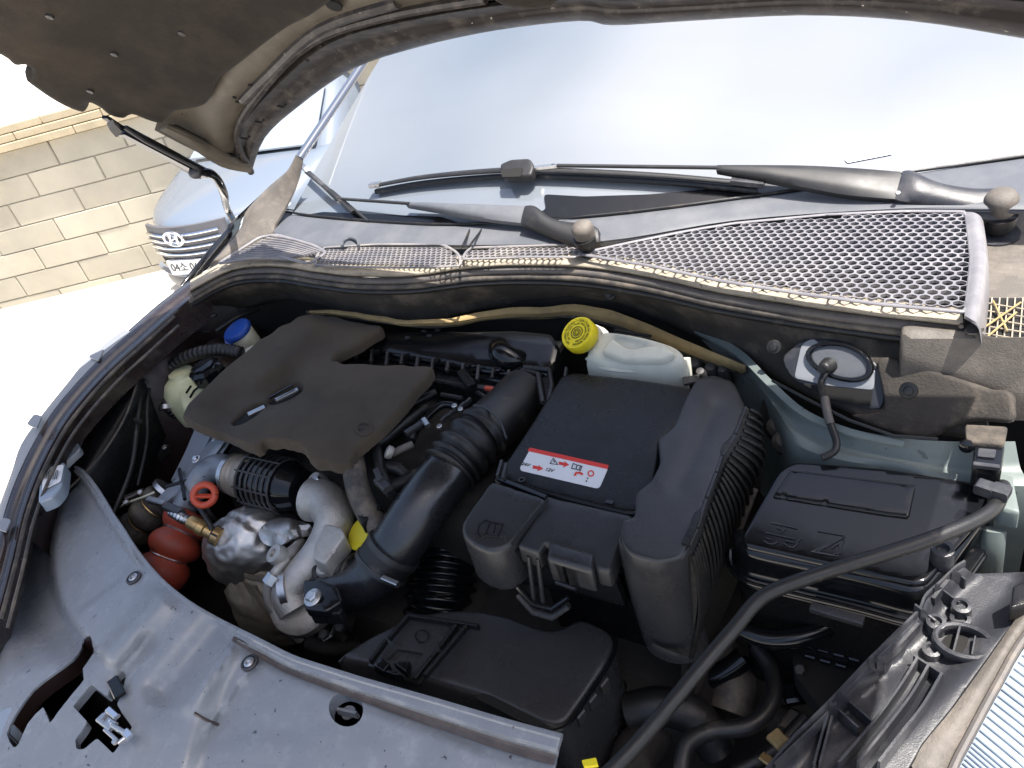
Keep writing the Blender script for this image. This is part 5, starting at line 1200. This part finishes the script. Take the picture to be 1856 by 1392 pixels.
# ================================================================ RIGHT HAND WING
gw = thing('green_inner_wing', 'grey green painted inner wing panel behind the fuse box', 'inner wing', P(1600, 800, .85))
g0 = V3([(1250, 590, .90), (1320, 622, .905), (1380, 672, .905), (1440, 730, .905), (1520, 770, .91), (1620, 792, .91), (1720, 800, .91), (1840, 800, .91)])
g1 = V3([(1300, 640, .88), (1350, 670, .88), (1400, 720, .88), (1450, 775, .885), (1530, 810, .885), (1620, 830, .885), (1720, 845, .885), (1850, 850, .885)])
g2 = V3([(1330, 680, .85), (1372, 715, .85), (1405, 770, .85), (1440, 830, .86), (1530, 860, .86), (1620, 870, .86), (1720, 900, .86), (1870, 910, .86)])
g3 = [q + Vector((0, .01, -.22)) for q in g2]
loft('wing_panel', [g0, g1, g2, g3], 'green', gw, (4, 4), .006, angle=40)
loft('wing_flange', [V3([(1262, 590, .91), (1340, 632, .912), (1400, 690, .912), (1460, 742, .912), (1540, 776, .915), (1640, 800, .915)]), V3([(1258, 600, .905), (1332, 642, .907), (1392, 700, .907), (1452, 752, .907), (1535, 786, .91), (1636, 808, .91)])], 'green', gw, (5, 2), .004)
wires('felt_wire', [V3([(1400, 690, .925), (1460, 722, .925), (1540, 762, .925), (1620, 790, .92), (1700, 796, .92)])], .0022, 'rubber', gw)
tube('mount_arm', [P(1408, 720, .86), P(1400, 760, .83), P(1425, 800, .80), P(1440, 830, .78)], .018, 'dirt', gw)
for x, y in ((1412, 772), (1422, 800)): lathe('rubber_mount', P(x, y, .84), (0, -.5, .8), [(.016, -.02), (.018, 0), (.01, .008), (0, .008)], 'rubber_dusty', gw, 16)
tube('green_post', [P(1800, 960, .86), P(1797, 1000, .83), P(1792, 1050, .78)], .013, 'green', gw, seg=10, flat=.5)
sheet('green_gusset', rounded([(1796, 850), (1836, 860), (1850, 930), (1812, 920), (1800, 900)], 8), .895, .02, 'green', gw, r=5, grid=14)
gp = thing('grommet_plate', 'white grey oval grommet plate with a cable boot in the bulkhead', 'grommet', P(1510, 670, .90))
def wallf(o=0):                                 # leaning bulkhead plane
    a_ = P(1420, 650, .93); b_ = P(1600, 690, .93); c_ = P(1510, 720, .90); nrm = (b_-a_).cross(c_-a_).normalized()
    if nrm.dot(CAM-a_) < 0: nrm = -nrm
    def f(x, y):
        d = ray(x, y); return CAM + d*((a_ + nrm*o - CAM).dot(nrm)/d.dot(nrm))
    return f, nrm
wf, wn_ = wallf(.012); wf2, _ = wallf(.020); wf3, _ = wallf(.026)
sheet('plate', cat([(1418, 652), (1436, 630), (1460, 615), (1530, 618), (1580, 650), (1602, 690), (1596, 742), (1540, 735), (1500, 720), (1440, 690)], 3), wf, .006, 'bracket', gp, r=4, grid=14, down=-wn_)
sheet('white_face', rounded([(1438, 686, 8), (1452, 622, 14), (1475, 612, 8), (1500, 640), (1588, 672), (1582, 708, 6), (1500, 700)], 5), wallf(.014)[0], .003, 'greyface', gp, r=2, grid=14, down=-wn_)
oval = [(1520 + 62*math.cos(t) + 4*math.sin(t), 655 + 36*math.sin(t)*(1.0 + .08*math.cos(t)) + 10*math.cos(t)) for t in [i*2*math.pi/24 for i in range(24)]]
oval2 = [(1520 + (x-1520)*.86, 655 + (y-655)*.84) for x, y in oval]
sheet('rubber_ring', oval, wf2, .010, 'gloss', gp, r=4, grid=12, down=-wn_, holes=[oval2])
sheet('oval_disc', oval2, lambda x, y: wf2(x, y) - wn_*.004, .006, 'scuttle', gp, r=4, grid=10, down=-wn_)
sheet('dark_notch', rounded([(1456, 696), (1580, 708), (1576, 738), (1500, 722)], 3), wallf(.016)[0], .003, 'void', gp, grid=16, down=-wn_)
bq = wf2(1500, 664)
lathe('cable_boot', bq, (wn_ + Vector((0, 0, -.3))).normalized(), [(.012, -.004), (.009, .003), (.010, .006), (.007, .008), (.008, .012), (.006, .014), (.006, .02)], 'rubber', gp, 18)
bc_ = thing('bonnet_cable', 'thin black taped cable hanging from the grommet boot to the wing', 'cable', P(1500, 760, .88))
tube('cable_sheath', [wf3(1498, 672), wf3(1490, 690) + Vector((0, -.01, 0)), P(1496, 730, .93), P(1506, 770, .915), P(1516, 800, .905), P(1512, 818, .90), P(1490, 830, .895)], .0048, 'rubber', bc_, seg=12)
tube('cable_tape', [P(1495, 722, .932), P(1500, 750, .924), P(1505, 768, .916)], .0056, 'sealgrey', bc_, seg=12)
rc = thing('corner_cap', 'beige grey plastic end cap covering the right end of the cowl seal', 'cowl cap', P(1750, 640, .95))
CZ = lambda x, y: 1.012 - .00006*max(0, y-600)
sheet('cap_shell', rounded([(1632, 588, 8), (1660, 582), (1728, 588), (1740, 572, 8), (1756, 566, 10), (1766, 574), (1774, 598, 14), (1800, 606), (1858, 606), (1920, 600), (1940, 720), (1840, 718), (1770, 692), (1700, 668), (1634, 646, 8)], 6), lambda x, y: P(x, y, 1.010 - max(0, y-606)*.0007), .03, 'endcap', rc, r=8, grid=15)
wires('cap_loop', [L3(cat([(1742, 592), (1746, 576), (1758, 572), (1768, 584), (1780, 598)], 4, False), 1.016)], .003, 'endcap', rc)
sheet('cap_eye', cat([(1748, 596), (1762, 586), (1782, 592), (1776, 602), (1756, 604)], 3), lambda x, y: P(x, y, 1.0135), .002, 'sealgrey', rc, grid=12)
bt2 = thing('wing_insulation', 'dark fibrous felt patch on the bulkhead under the end cap', 'insulation', P(1700, 720, .92))
sheet('felt_patch', fray(cat([(1590, 650), (1680, 668), (1780, 700), (1830, 712), (1836, 740), (1832, 764), (1790, 764), (1745, 764), (1700, 786), (1660, 795), (1600, 780), (1540, 752), (1600, 740)], 4), 1.5, .5), wallf(.022)[0], .012, 'insulation', bt2, r=8, grid=16, down=-wn_)
wc = thing('wing_clip', 'black square clip with pale window at the end of the green panel', 'clip', P(1790, 830, .88))
sheet('clip_frame', rounded([(1766, 800, 5), (1822, 804, 5), (1816, 850, 5), (1762, 846, 5)], 5), .930, .025, 'gloss', wc, r=4, grid=10)
sheet('clip_window', rounded([(1774, 812), (1806, 815), (1803, 830), (1772, 827)], 3), .932, .002, 'bracket', wc, grid=12)
bar('clip_lip', P(1764, 842, .934), P(1812, 848, .934), .006, .006, 'bracket', wc)
sheet('clip_tab', fray(rounded([(1748, 768), (1826, 772), (1820, 806), (1752, 800)], 5)), .935, .004, 'insulation', wc, r=2, grid=12)
lathe('clip_hook', P(1752, 806, .93), (0, -1, .2), [(.006, 0), (.008, .002), (.008, .006), (.004, .008)], 'gloss', wc, 12)

# ================================================================ LONG HOSE ACROSS
rh = thing('front_hose', 'long black rubber hose sweeping from the right wing to the front', 'hose', P(1400, 1080, .90))
tube('hose_body', [(1818, 880, .905), (1806, 915, .915), (1775, 940, .92), (1700, 972, .925), (1600, 1005, .925), (1480, 1042, .92), (1400, 1072, .915), (1366, 1096, .91), (1330, 1140, .905), (1270, 1210, .895), (1200, 1295, .885), (1130, 1375, .875), (1060, 1440, .865)], .0078, 'rubber', rh, seg=16, n=8)
for a, b_ in (((1780, 892), (1790, 878)), ((1808, 900), (1818, 884))): bar('hose_clip', P(*a, .925), P(*b_, .925), .018, .012, 'bracket', rh)
sheet('yellow_tag', rounded([(1054, 1378), (1080, 1373), (1084, 1386), (1058, 1389)], 2), .895, .004, 'yellow', rh, grid=12)

# ================================================================ FRONT PANEL
fp = thing('radiator_cover', 'wide blue grey plastic front panel with stains, cutouts and a raised rear lip', 'panel', P(500, 1280, .70))
LIP = [(135, 843), (152, 855), (172, 880), (190, 908), (204, 932), (222, 958), (242, 990), (268, 1024), (300, 1058), (340, 1090), (385, 1117), (430, 1140), (480, 1165), (530, 1190), (590, 1210), (660, 1232), (730, 1252), (800, 1272), (880, 1296), (950, 1316), (1018, 1334)]
PO_ = LIP + [(1012, 1352), (1004, 1400), (1000, 1470), (700, 1480), (300, 1480), (-60, 1480), (-140, 1300), (-90, 1120), (-20, 1010), (40, 945), (92, 893)]
lipc = cat(LIP, 3, False)
# cutouts
slot_ = [(166, 1158), (160, 1150), (150, 1156), (148, 1174), (132, 1196), (96, 1222), (60, 1250), (30, 1292), (12, 1330), (24, 1354), (34, 1348), (50, 1312), (78, 1282), (90, 1310), (104, 1292), (134, 1254), (152, 1232), (150, 1212), (168, 1186)]
cross_ = [(165, 1240), (188, 1258), (194, 1262), (212, 1222), (222, 1214), (228, 1224), (222, 1256), (212, 1276), (222, 1294), (240, 1318), (205, 1366), (176, 1338), (152, 1358), (138, 1358), (136, 1340), (150, 1322), (158, 1308), (132, 1280)]
rnd_ = [(627 + 31*math.cos(t*math.pi/12) + 4*math.sin(t*math.pi/12), 1285 + 32*math.sin(t*math.pi/12) - 2*math.cos(t*math.pi/12)) for t in range(24)]
def sstep(a, b_, v): t = max(0, min(1, (v-a)/(b_-a))); return t*t*(3-2*t)
def side(p, poly):                              # signed distance, positive on the right of the travel direction
    best = 1e9; sgn = 1
    for i in range(len(poly)-1):
        d = dseg(p, poly[i], poly[i+1])
        if d < best:
            best = d; a, b_ = poly[i], poly[i+1]; sgn = 1 if (b_[0]-a[0])*(p[1]-a[1]) - (b_[1]-a[1])*(p[0]-a[0]) > 0 else -1
    return best*sgn
crA = [tuple(p) for p in cat([(128, 880), (112, 915), (97, 975), (95, 1025), (110, 1090), (136, 1136), (165, 1170)], 4, False)]
def fpz(x, y):
    p = (x, y); d = dpoly(p, lipc, False)
    z = .802 - .00020*d
    k = sstep(400, 450, x + (y-1130)*.3)                          # groove behind the lip starts abruptly
    kl = 1 - sstep(235, 262, x)                                   # second fold on the far left part of the lip
    wdt = 22 + 20*sstep(400, 1000, x)
    z -= k*(.022*sstep(wdt*.62, wdt*.9, d) - .005*sstep(wdt*1.1, wdt*1.9, d))
    z += kl*.014*(1 - sstep(11, 17, d))
    if x < 420:
        s_ = side(p, crA); fade = sstep(865, 960, y)*(1-sstep(1120, 1230, y))
        z += .042*(sstep(-12, 8, -s_) - 1)*fade*sstep(-90, 0, -s_ + 40) if s_ < 200 else -0.0
    z -= .010*gs(dpoly(p, [(40, 960), (20, 1060), (40, 1180)], False), 26)
    z += .003*sstep(-3, 3, (y - (1106 - (x-147)*.77)))*(1 if False else sstep(130, 160, x))*(1-sstep(235, 262, x))*(1-sstep(1150, 1230, y))
    z += .018*gs(dpoly(p, [(290, 1090), (250, 1140), (205, 1185)], False), 26)                    # ridge
    z -= .020*gs(dpoly(p, [(268, 1160), (235, 1200), (215, 1235)], False), 16)*.5
    z -= .022*gs(dpoly(p, [(395, 1140), (350, 1195), (300, 1255)], False), 30)                    # valley
    z += .010*gs(dpoly(p, [(430, 1170), (380, 1235), (345, 1280)], False), 16)
    z -= .006*sstep(-2, 2, (x-468) + (y-1196)*.72)*sstep(-40, 20, 1330-y)*(1-sstep(478, 640, x))
    z -= .004*gs(dpoly(p, [(438, 1172), (386, 1234)], False), 3.5)
    z -= .004*gs(dpoly(p, [(700, 1282), (780, 1312), (870, 1352)], False), 9)
    z += .0022*noise.noise(Vector((x*.012, y*.012, 0)))
    return z
ex_ = []
for o_ in (6, 10, 13, 16, 19, 22, 25, 28, 31, 34, 38, 42, 47):
    for i in range(1, len(lipc)-1):
        t = (lipc[i+1]-lipc[i-1]).normalized(); nn_ = Vector((-t.y, t.x))
        for e__ in (0, .5):
            q = lipc[i]*(1-e__) + lipc[i+1]*e__ + nn_*o_
            if dpoly(q, LIP, False) > o_*.93 - .6: ex_.append(q)
sheet('panel_shell', [tuple(p) for p in lipc] + [tuple(p) for p in cat(PO_[len(LIP)-1:], 2, False)][1:], ZF(fpz), .004, 'panel', fp, holes=[cat(slot_, 2, k=.35), rounded(cross_, 4, 2), rnd_], grid=7, r=3, angle=60, extra=ex_, skip=lambda x, y: dpoly((x, y), LIP, False) < 50)
fpo = lambda o: (lambda x, y: P(x, y, fpz(x, y)+o))
gl_ = [i for i, p in enumerate(lipc) if p[0] > 425]
gp_ = [lipc[i] for i in gl_]
def nrm2(i):
    a = lipc[max(0, i-1)]; b_ = lipc[min(len(lipc)-1, i+1)]; t = (b_-a).normalized(); return Vector((-t.y, t.x))
rows_ = []
for kk in (.84, .95, 1.1, 1.3):
    rr_ = []
    for i in gl_:
        q = lipc[i] + nrm2(i)*((22 + 20*sstep(400, 1000, lipc[i][0]))*(kk*min(1, .8 + (lipc[i][0]-425)/400)))
        rr_.append(P(q.x, q.y, fpz(q.x, q.y)+.0035))
    rows_.append(rr_)
loft('groove', rows_, 'groove', fp, (1, 2))
# rolled lip, recess linings
bm = bmesh.new(); addtube(bm, [P(x, y+2, fpz(x, y+3)-.001) for x, y in lipc], .0042, 8, .8); link(bm, 'lip_roll', 'panel', fp)
for hol, dz in ((cat(slot_, 2, k=.35), .030), (rounded(cross_, 4, 2), .014), (rnd_, .022)):
    top_ = [P(p[0], p[1], fpz(p[0], p[1])-.001) for p in hol]; top_.append(top_[0])
    bm = bmesh.new(); A_ = [bm.verts.new(q) for q in top_]; B_ = [bm.verts.new(q + Vector((0, 0, -dz))) for q in top_]
    for i in range(len(A_)-1): bm.faces.new((A_[i], A_[i+1], B_[i+1], B_[i]))
    link(bm, 'cutout_wall', 'paint_in' if dz > .025 else 'panel', fp)
lathe('hole_cup', P(632, 1292, .735), (0, 0, 1), [(.030, 0), (.010, .0), (.009, .003), (0, .003)], 'panel', fp, 24)
bar('cup_rib', P(612, 1288, .748), P(648, 1296, .748), .004, .012, 'panel', fp)
for x, y in ((243, 1048), (453, 1202)):
    c = P(x, y, fpz(x, y)+.001); ax2 = (0, -.15, 1)
    lathe('plug_ring', c, ax2, [(.0125, -.001), (.0125, .0025), (.0095, .0035), (.0085, .001)], 'steel_dark', fp, 26)
    lathe('plug_head', c, ax2, [(.0075, 0), (.0075, .0035), (.0045, .0045), (.004, .002), (0, .002)], 'steel', fp, 22)
bm = bmesh.new(); addtube(bm, [fpo(.0)(x, y) for x, y in ((352, 1292), (372, 1304), (396, 1314))], .0022, 6); link(bm, 'worn_edge', 'paint', fp)
ll = thing('bonnet_latch', 'silver bonnet latch mechanism inside the cross shaped cutout', 'latch', P(205, 1310, .74))
for a, b_, w_, h_, m_, zz in (((182, 1300), (206, 1318), .014, .006, 'steel', .765), ((196, 1286), (212, 1300), .009, .006, 'chrome', .77), ((204, 1316), (228, 1330), .006, .010, 'steel', .77), ((226, 1326), (236, 1336), .010, .005, 'chrome', .772), ((190, 1322), (214, 1344), .005, .004, 'steel', .765), ((214, 1348), (234, 1332), .005, .006, 'steel', .766), ((196, 1290), (186, 1306), .006, .008, 'steel', .768), ((204, 1232), (218, 1262), .016, .006, 'gloss', .77)):
    bm = bmesh.new(); bar_bm(bm, P(*a, zz), P(*b_, zz), w_, h_, bev=.25); link(bm, 'latch_plate', m_, ll)
lathe('latch_pin', P(210, 1346, .768), (0, 0, 1), [(.004, 0), (.004, .004), (0, .005)], 'steel', ll, 12)
wires('latch_spring', [[P(196+t*1.6+3*math.sin(t*2), 1304+t*1.6+3*math.cos(t*2), .772) for t in range(16)]], .0010, 'chrome', ll)
pad_ = thing('grille_strip', 'pale glossy headlamp edge at the lower left corner of the panel', 'headlamp', P(20, 1380, .68))
sheet('lamp_edge', rounded([(4, 1282), (24, 1276), (22, 1310), (10, 1334), (26, 1356), (66, 1342), (108, 1400), (60, 1440), (-60, 1440), (-60, 1330)], 8), lambda x, y: P(x, y, .735 - .00022*(y-1270)), .04, 'lens2', pad_, r=6, grid=16)
lsk = loft('front_skin', [[Vector((q.x, q.y, q.z-.02)) for q in [P(x, y, .74) for x, y in ((-140, 1300), (-60, 1480), (300, 1480), (700, 1480), (1000, 1470))]], [Vector((q.x, q.y-.12, .55)) for q in [P(x, y, .74) for x, y in ((-140, 1300), (-60, 1480), (300, 1480), (700, 1480), (1000, 1470))]], [Vector((q.x, q.y-.16, .25)) for q in [P(x, y, .74) for x, y in ((-140, 1300), (-60, 1480), (300, 1480), (700, 1480), (1000, 1470))]]], 'paint', body, (3, 3), .01, Vector((0, 1, 0)))

# ================================================================ RIGHT HEADLAMP HOUSING
hl = thing('headlamp_housing', 'grey plastic headlamp housing back with ribs, bosses and an oval ring', 'headlamp', P(1640, 1250, .75))
Lf = [(1743, 1022), (1726, 1033), (1700, 1058), (1672, 1084), (1660, 1110), (1628, 1142), (1594, 1176), (1559, 1211), (1504, 1270), (1435, 1339), (1391, 1390), (1340, 1450)]
HZf = lambda x, y: .862 - .00006*(y-1030)
def hlz(x, y):
    z = HZf(x, y); d = dpoly((x, y), Lf, False)
    z -= .020*sstep(4, 40, d)*(1-sstep(95, 150, d)) 
    z -= .004*gs(dpoly((x, y), [(1640, 1190), (1600, 1230), (1500, 1330)], False), 18)
    return z
Rt = [(1856, 1102), (1799, 1182), (1726, 1284), (1672, 1350), (1650, 1390), (1610, 1450)]
sheet('housing_shell', rounded(Lf[::-1] + [(1763, 1038, 4), (1800, 1037), (1990, 1030)] + [(1960, 1010), (1870, 1085)] + Rt, 5), ZF(hlz), .006, 'bracket', hl, r=3, grid=11, angle=50)
def hw(pts, o=0): return [P(x, y, hlz(x, y)+o) for x, y in pts]
def wallrib(pts, h, w_, m_='bracket', nm='rib', base=0):
    q = cat([Vector((x, y, 0)) for x, y in pts], 4, False) if len(pts) > 2 else [Vector((pts[0][0]*(1-t)+pts[1][0]*t, pts[0][1]*(1-t)+pts[1][1]*t, 0)) for t in (0, .33, .67, 1)]
    bm = bmesh.new(); lo_ = []; hi = []
    for i, p in enumerate(q):
        a = q[max(0, i-1)]; b_ = q[min(len(q)-1, i+1)]
        c = P(p.x, p.y, hlz(p.x, p.y)+base); ta = (P(b_.x, b_.y, .85)-P(a.x, a.y, .85)).normalized(); s = Vector((-ta.y, ta.x, 0))*w_/2
        lo_.append((bm.verts.new(c - s), bm.verts.new(c + s))); hi.append((bm.verts.new(c - s*.7 + Vector((0, 0, h))), bm.verts.new(c + s*.7 + Vector((0, 0, h)))))
    for i in range(len(q)-1):
        bm.faces.new((lo_[i][0], lo_[i+1][0], hi[i+1][0], hi[i][0])); bm.faces.new((hi[i][0], hi[i+1][0], hi[i+1][1], hi[i][1])); bm.faces.new((hi[i][1], hi[i+1][1], lo_[i+1][1], lo_[i][1]))
    for k in (0, -1): bm.faces.new((lo_[k][0], hi[k][0], hi[k][1], lo_[k][1]))
    link(bm, nm, m_, hl, angle=30)
wallrib([(x+5, y+2) for x, y in Lf], .007, .0035, nm='rim_wall')
for pts in ([(1661, 1211), (1630, 1262), (1580, 1330), (1520, 1400)], [(1681, 1224), (1650, 1278), (1605, 1338), (1555, 1400)], [(1705, 1239), (1672, 1296), (1630, 1350), (1592, 1400)]): wallrib(pts, .018, .0035)
for pts in ([(1655, 1205), (1708, 1240)], [(1500, 1308), (1405, 1400)], [(1500, 1308), (1476, 1400)], [(1508, 1314), (1486, 1400)], [(1504, 1288), (1555, 1335)], [(1519, 1270), (1581, 1324)], [(1575, 1208), (1604, 1221)], [(1694, 1077), (1737, 1109)], [(1657, 1113), (1694, 1142)], [(1726, 1050), (1748, 1068)]): wallrib(pts, .016, .003)
for pts in ([(1664, 1140), (1620, 1186), (1586, 1210)], [(1590, 1232), (1560, 1246), (1530, 1276)], [(1716, 1062), (1690, 1095)]): wallrib(pts, .010, .005, 'lens' if False else 'bracket', 'clip_rib')
for x, y, r_, h in ((1705, 1030, .0115, .035), (1741, 1113, .0095, .016), (1695, 1142, .0095, .016), (1688, 1186, .009, .010), (1740, 1128, .010, .008)):
    lathe('boss', P(x, y, hlz(x, y)), (0, -.1, 1), [(r_*1.1, -.01), (r_, h), (r_*.6, h+.001), (r_*.5, h-.004), (0, h-.004)], 'bracket', hl, 22)
rc_ = P(1746, 1164, hlz(1746, 1164)+.012)
bm = bmesh.new(); addtube(bm, [rc_ + Vector((math.cos(t*math.pi/14)*.0255, math.sin(t*math.pi/14)*.020, 0)) for t in range(29)], .0035, 8, 1.6, caps=False); orr = link(bm, 'oval_ring', 'bracket', hl)
bm = bmesh.new(); q = [rc_ + Vector((math.cos(t*math.pi/14)*.0255, math.sin(t*math.pi/14)*.020, 0)) for t in range(28)]
A_ = [bm.verts.new(p) for p in q]; B_ = [bm.verts.new(p + Vector((0, 0, -.022))) for p in q]
for i in range(28): bm.faces.new((A_[i], A_[(i+1) % 28], B_[(i+1) % 28], B_[i]))
link(bm, 'ring_wall', 'bracket', orr)
lathe('ring_floor', rc_ + Vector((0, 0, -.010)), (0, 0, 1), [(.019, 0), (0, .001)], 'void', orr, 24)
bar('ring_bar', rc_ + Vector((-.008, -.016, 0)), rc_ + Vector((-.004, .018, 0)), .002, .008, 'bracket', orr); bar('ring_bar', rc_ + Vector((.008, -.014, -.001)), rc_ + Vector((.010, .010, -.001)), .0015, .006, 'bracket', orr)
sheet('side_block', rounded([(1836, 1062, 3), (1870, 1046, 3), (1870, 1092), (1832, 1102, 3)], 3), .885, .02, 'plastic', hl, r=3, grid=12)
rw = thing('right_wing', 'dusty brown right wing edge beside the headlamp', 'wing', P(1800, 1280, .7))
W0_ = V3([(1990, 940, .875), (1858, 1100, .866), (1801, 1180, .860), (1728, 1282, .852), (1674, 1348, .846), (1652, 1388, .842), (1600, 1460, .836)])
W1_ = V3([(2010, 970, .872), (1862, 1140, .864), (1804, 1234, .856), (1752, 1330, .846), (1722, 1388, .838), (1690, 1470, .832)])
loft('wing_edge', [W0_, [(a+b_)/2 + Vector((0, 0, .004)) for a, b_ in zip(W0_, W1_)], W1_, [q + Vector((.004, 0, -.006)) for q in W1_]], 'endcap', rw, (4, 3), .004)
ln = thing('headlamp_lens', 'bright clear headlamp lens with fine vertical ribs in the lower right corner', 'headlamp', P(1820, 1340, .7))
L0_ = [q + Vector((.006, -.002, -.004)) for q in W1_]; L1_ = [q + Vector((.05, -.03, -.012)) for q in W1_]; L2_ = [q + Vector((.10, -.06, -.05)) for q in W1_]; L3_ = [q + Vector((.14, -.09, -.14)) for q in W1_]
loft('lens_face', [L0_, L1_, L2_, L3_], 'lens2', ln, (4, 4), .004)
bm = bmesh.new()
for i in range(40):
    t = i/39; k = t*(len(L0_)-1); a = int(min(k, len(L0_)-2)); f_ = k-a
    q = [r_[a]*(1-f_) + r_[a+1]*f_ for r_ in (L0_, L1_, L2_, L3_)]; addtube(bm, cat([p + Vector((.001, 0, .0015)) for p in q], 3, False), .0012, 5)
link(bm, 'lens_rib', 'lens2', ln, kind='stuff')
bm = bmesh.new(); addtube(bm, cat([q + Vector((.003, 0, .002)) for q in W1_], 4, False), .004, 8); link(bm, 'lens_seal', 'sealgrey', ln)

# ================================================================ LOW RIGHT CLUTTER
lc = thing('lower_harness', 'dark tangle of thick hoses low between battery cover and headlamp', 'hoses', P(1400, 1280, .5))
for pts, r_, m_ in (([(1340, 1140, .74), (1390, 1158, .74), (1450, 1155, .745), (1505, 1135, .75)], .0125, 'gloss'), ([(1370, 1170, .68), (1398, 1215, .67), (1400, 1270, .67), (1360, 1315, .67), (1290, 1325, .67), (1245, 1350, .67), (1235, 1400, .66)], .011, 'rubber'),
    ([(1140, 1290, .62), (1200, 1280, .63), (1260, 1300, .62), (1300, 1360, .58)], .026, 'rubber'), ([(1300, 1180, .60), (1330, 1230, .60), (1320, 1290, .58)], .03, 'rubber_dusty'), ([(1400, 1300, .60), (1460, 1330, .60), (1480, 1400, .58)], .02, 'dirt'),
    ([(1180, 1330, .58), (1150, 1370, .60), (1140, 1420, .60)], .03, 'dirt'), ([(1250, 1240, .60), (1310, 1220, .62), (1350, 1190, .64)], .016, 'gloss'), ([(1330, 1400, .62), (1400, 1360, .63), (1460, 1300, .64)], .008, 'rubber'), ([(1440, 1190, .64), (1470, 1230, .63), (1500, 1245, .62)], .014, 'gloss')):
    tube('hose_body', pts, r_, m_, lc, seg=14)
for a, b_, w_, m_, z in (((1400, 1330), (1420, 1350), .02, 'tanfoam', .64), ((1380, 1370), (1400, 1384), .012, 'brass', .64), ((1430, 1330), (1450, 1300), .03, 'endcap', .62), ((1450, 1210), (1500, 1230), .03, 'plastic', .66), ((1420, 1260), (1480, 1250), .03, 'gloss', .63), ((1445, 1385), (1470, 1340), .035, 'bracket', .70)):
    bm = bmesh.new(); bar_bm(bm, P(*a, z), P(*b_, z), w_, w_*.5, bev=.25); link(bm, 'fitting', m_, lc)
bolt('bolt', P(1450, 1216, .69), (0, -.3, 1), .007, 'steel_dark', lc)

# brackets, ribs and cables in the dark corner left of the engine
lb_ = thing('side_bracket', 'dark stepped bracket with small bolts in the corner behind the left lamp', 'bracket', P(240, 880, .7))
for a, b_, w_, h_, z, m_ in (((120, 905), (235, 960), .03, .02, .70, 'plastic'), ((250, 760), (270, 830), .02, .03, .72, 'plastic'), ((270, 700), (300, 760), .012, .02, .78, 'plastic_soft'), ((228, 905), (262, 890), .014, .012, .74, 'steel_dark'), ((170, 930), (225, 975), .016, .014, .72, 'plastic_soft'), ((150, 900), (215, 915), .01, .01, .76, 'gloss'), ((285, 830), (318, 800), .012, .02, .72, 'steel_dark')):
    bm = bmesh.new(); bar_bm(bm, P(*a, z), P(*b_, z), w_, h_, bev=.2); link(bm, 'bracket_rail', m_, lb_)
for x, y, z in ((230, 912, .76), (256, 894, .76), (300, 812, .74), (282, 748, .79), (196, 948, .74)): bolt('bolt', P(x, y, z), (.2, -.3, .9), .006, 'steel', lb_)
wl2 = thing('left_cables', 'thin black cables clipped along the left inner wing', 'cables', P(260, 760, .8))
for pts, r_ in (([(392, 570, .93), (350, 590, .92), (300, 625, .90), (262, 690, .87), (250, 760, .84), (238, 850, .80), (205, 930, .76)], .0045), ([(380, 600, .91), (330, 612, .90), (288, 650, .88), (268, 720, .85), (266, 800, .80), (250, 880, .76)], .0035), ([(470, 560, .90), (430, 575, .91), (392, 600, .90)], .005)):
    tube('cable', pts, r_, 'rubber', wl2, seg=10)
for x, y, z in ((300, 626, .905), (262, 692, .875), (250, 762, .845)):
    bm = bmesh.new(); a = P(x, y, z); bar_bm(bm, a + Vector((-.008, 0, 0)), a + Vector((.008, 0, 0)), .008, .010, bev=.2); link(bm, 'cable_clip', 'plastic_soft', wl2)
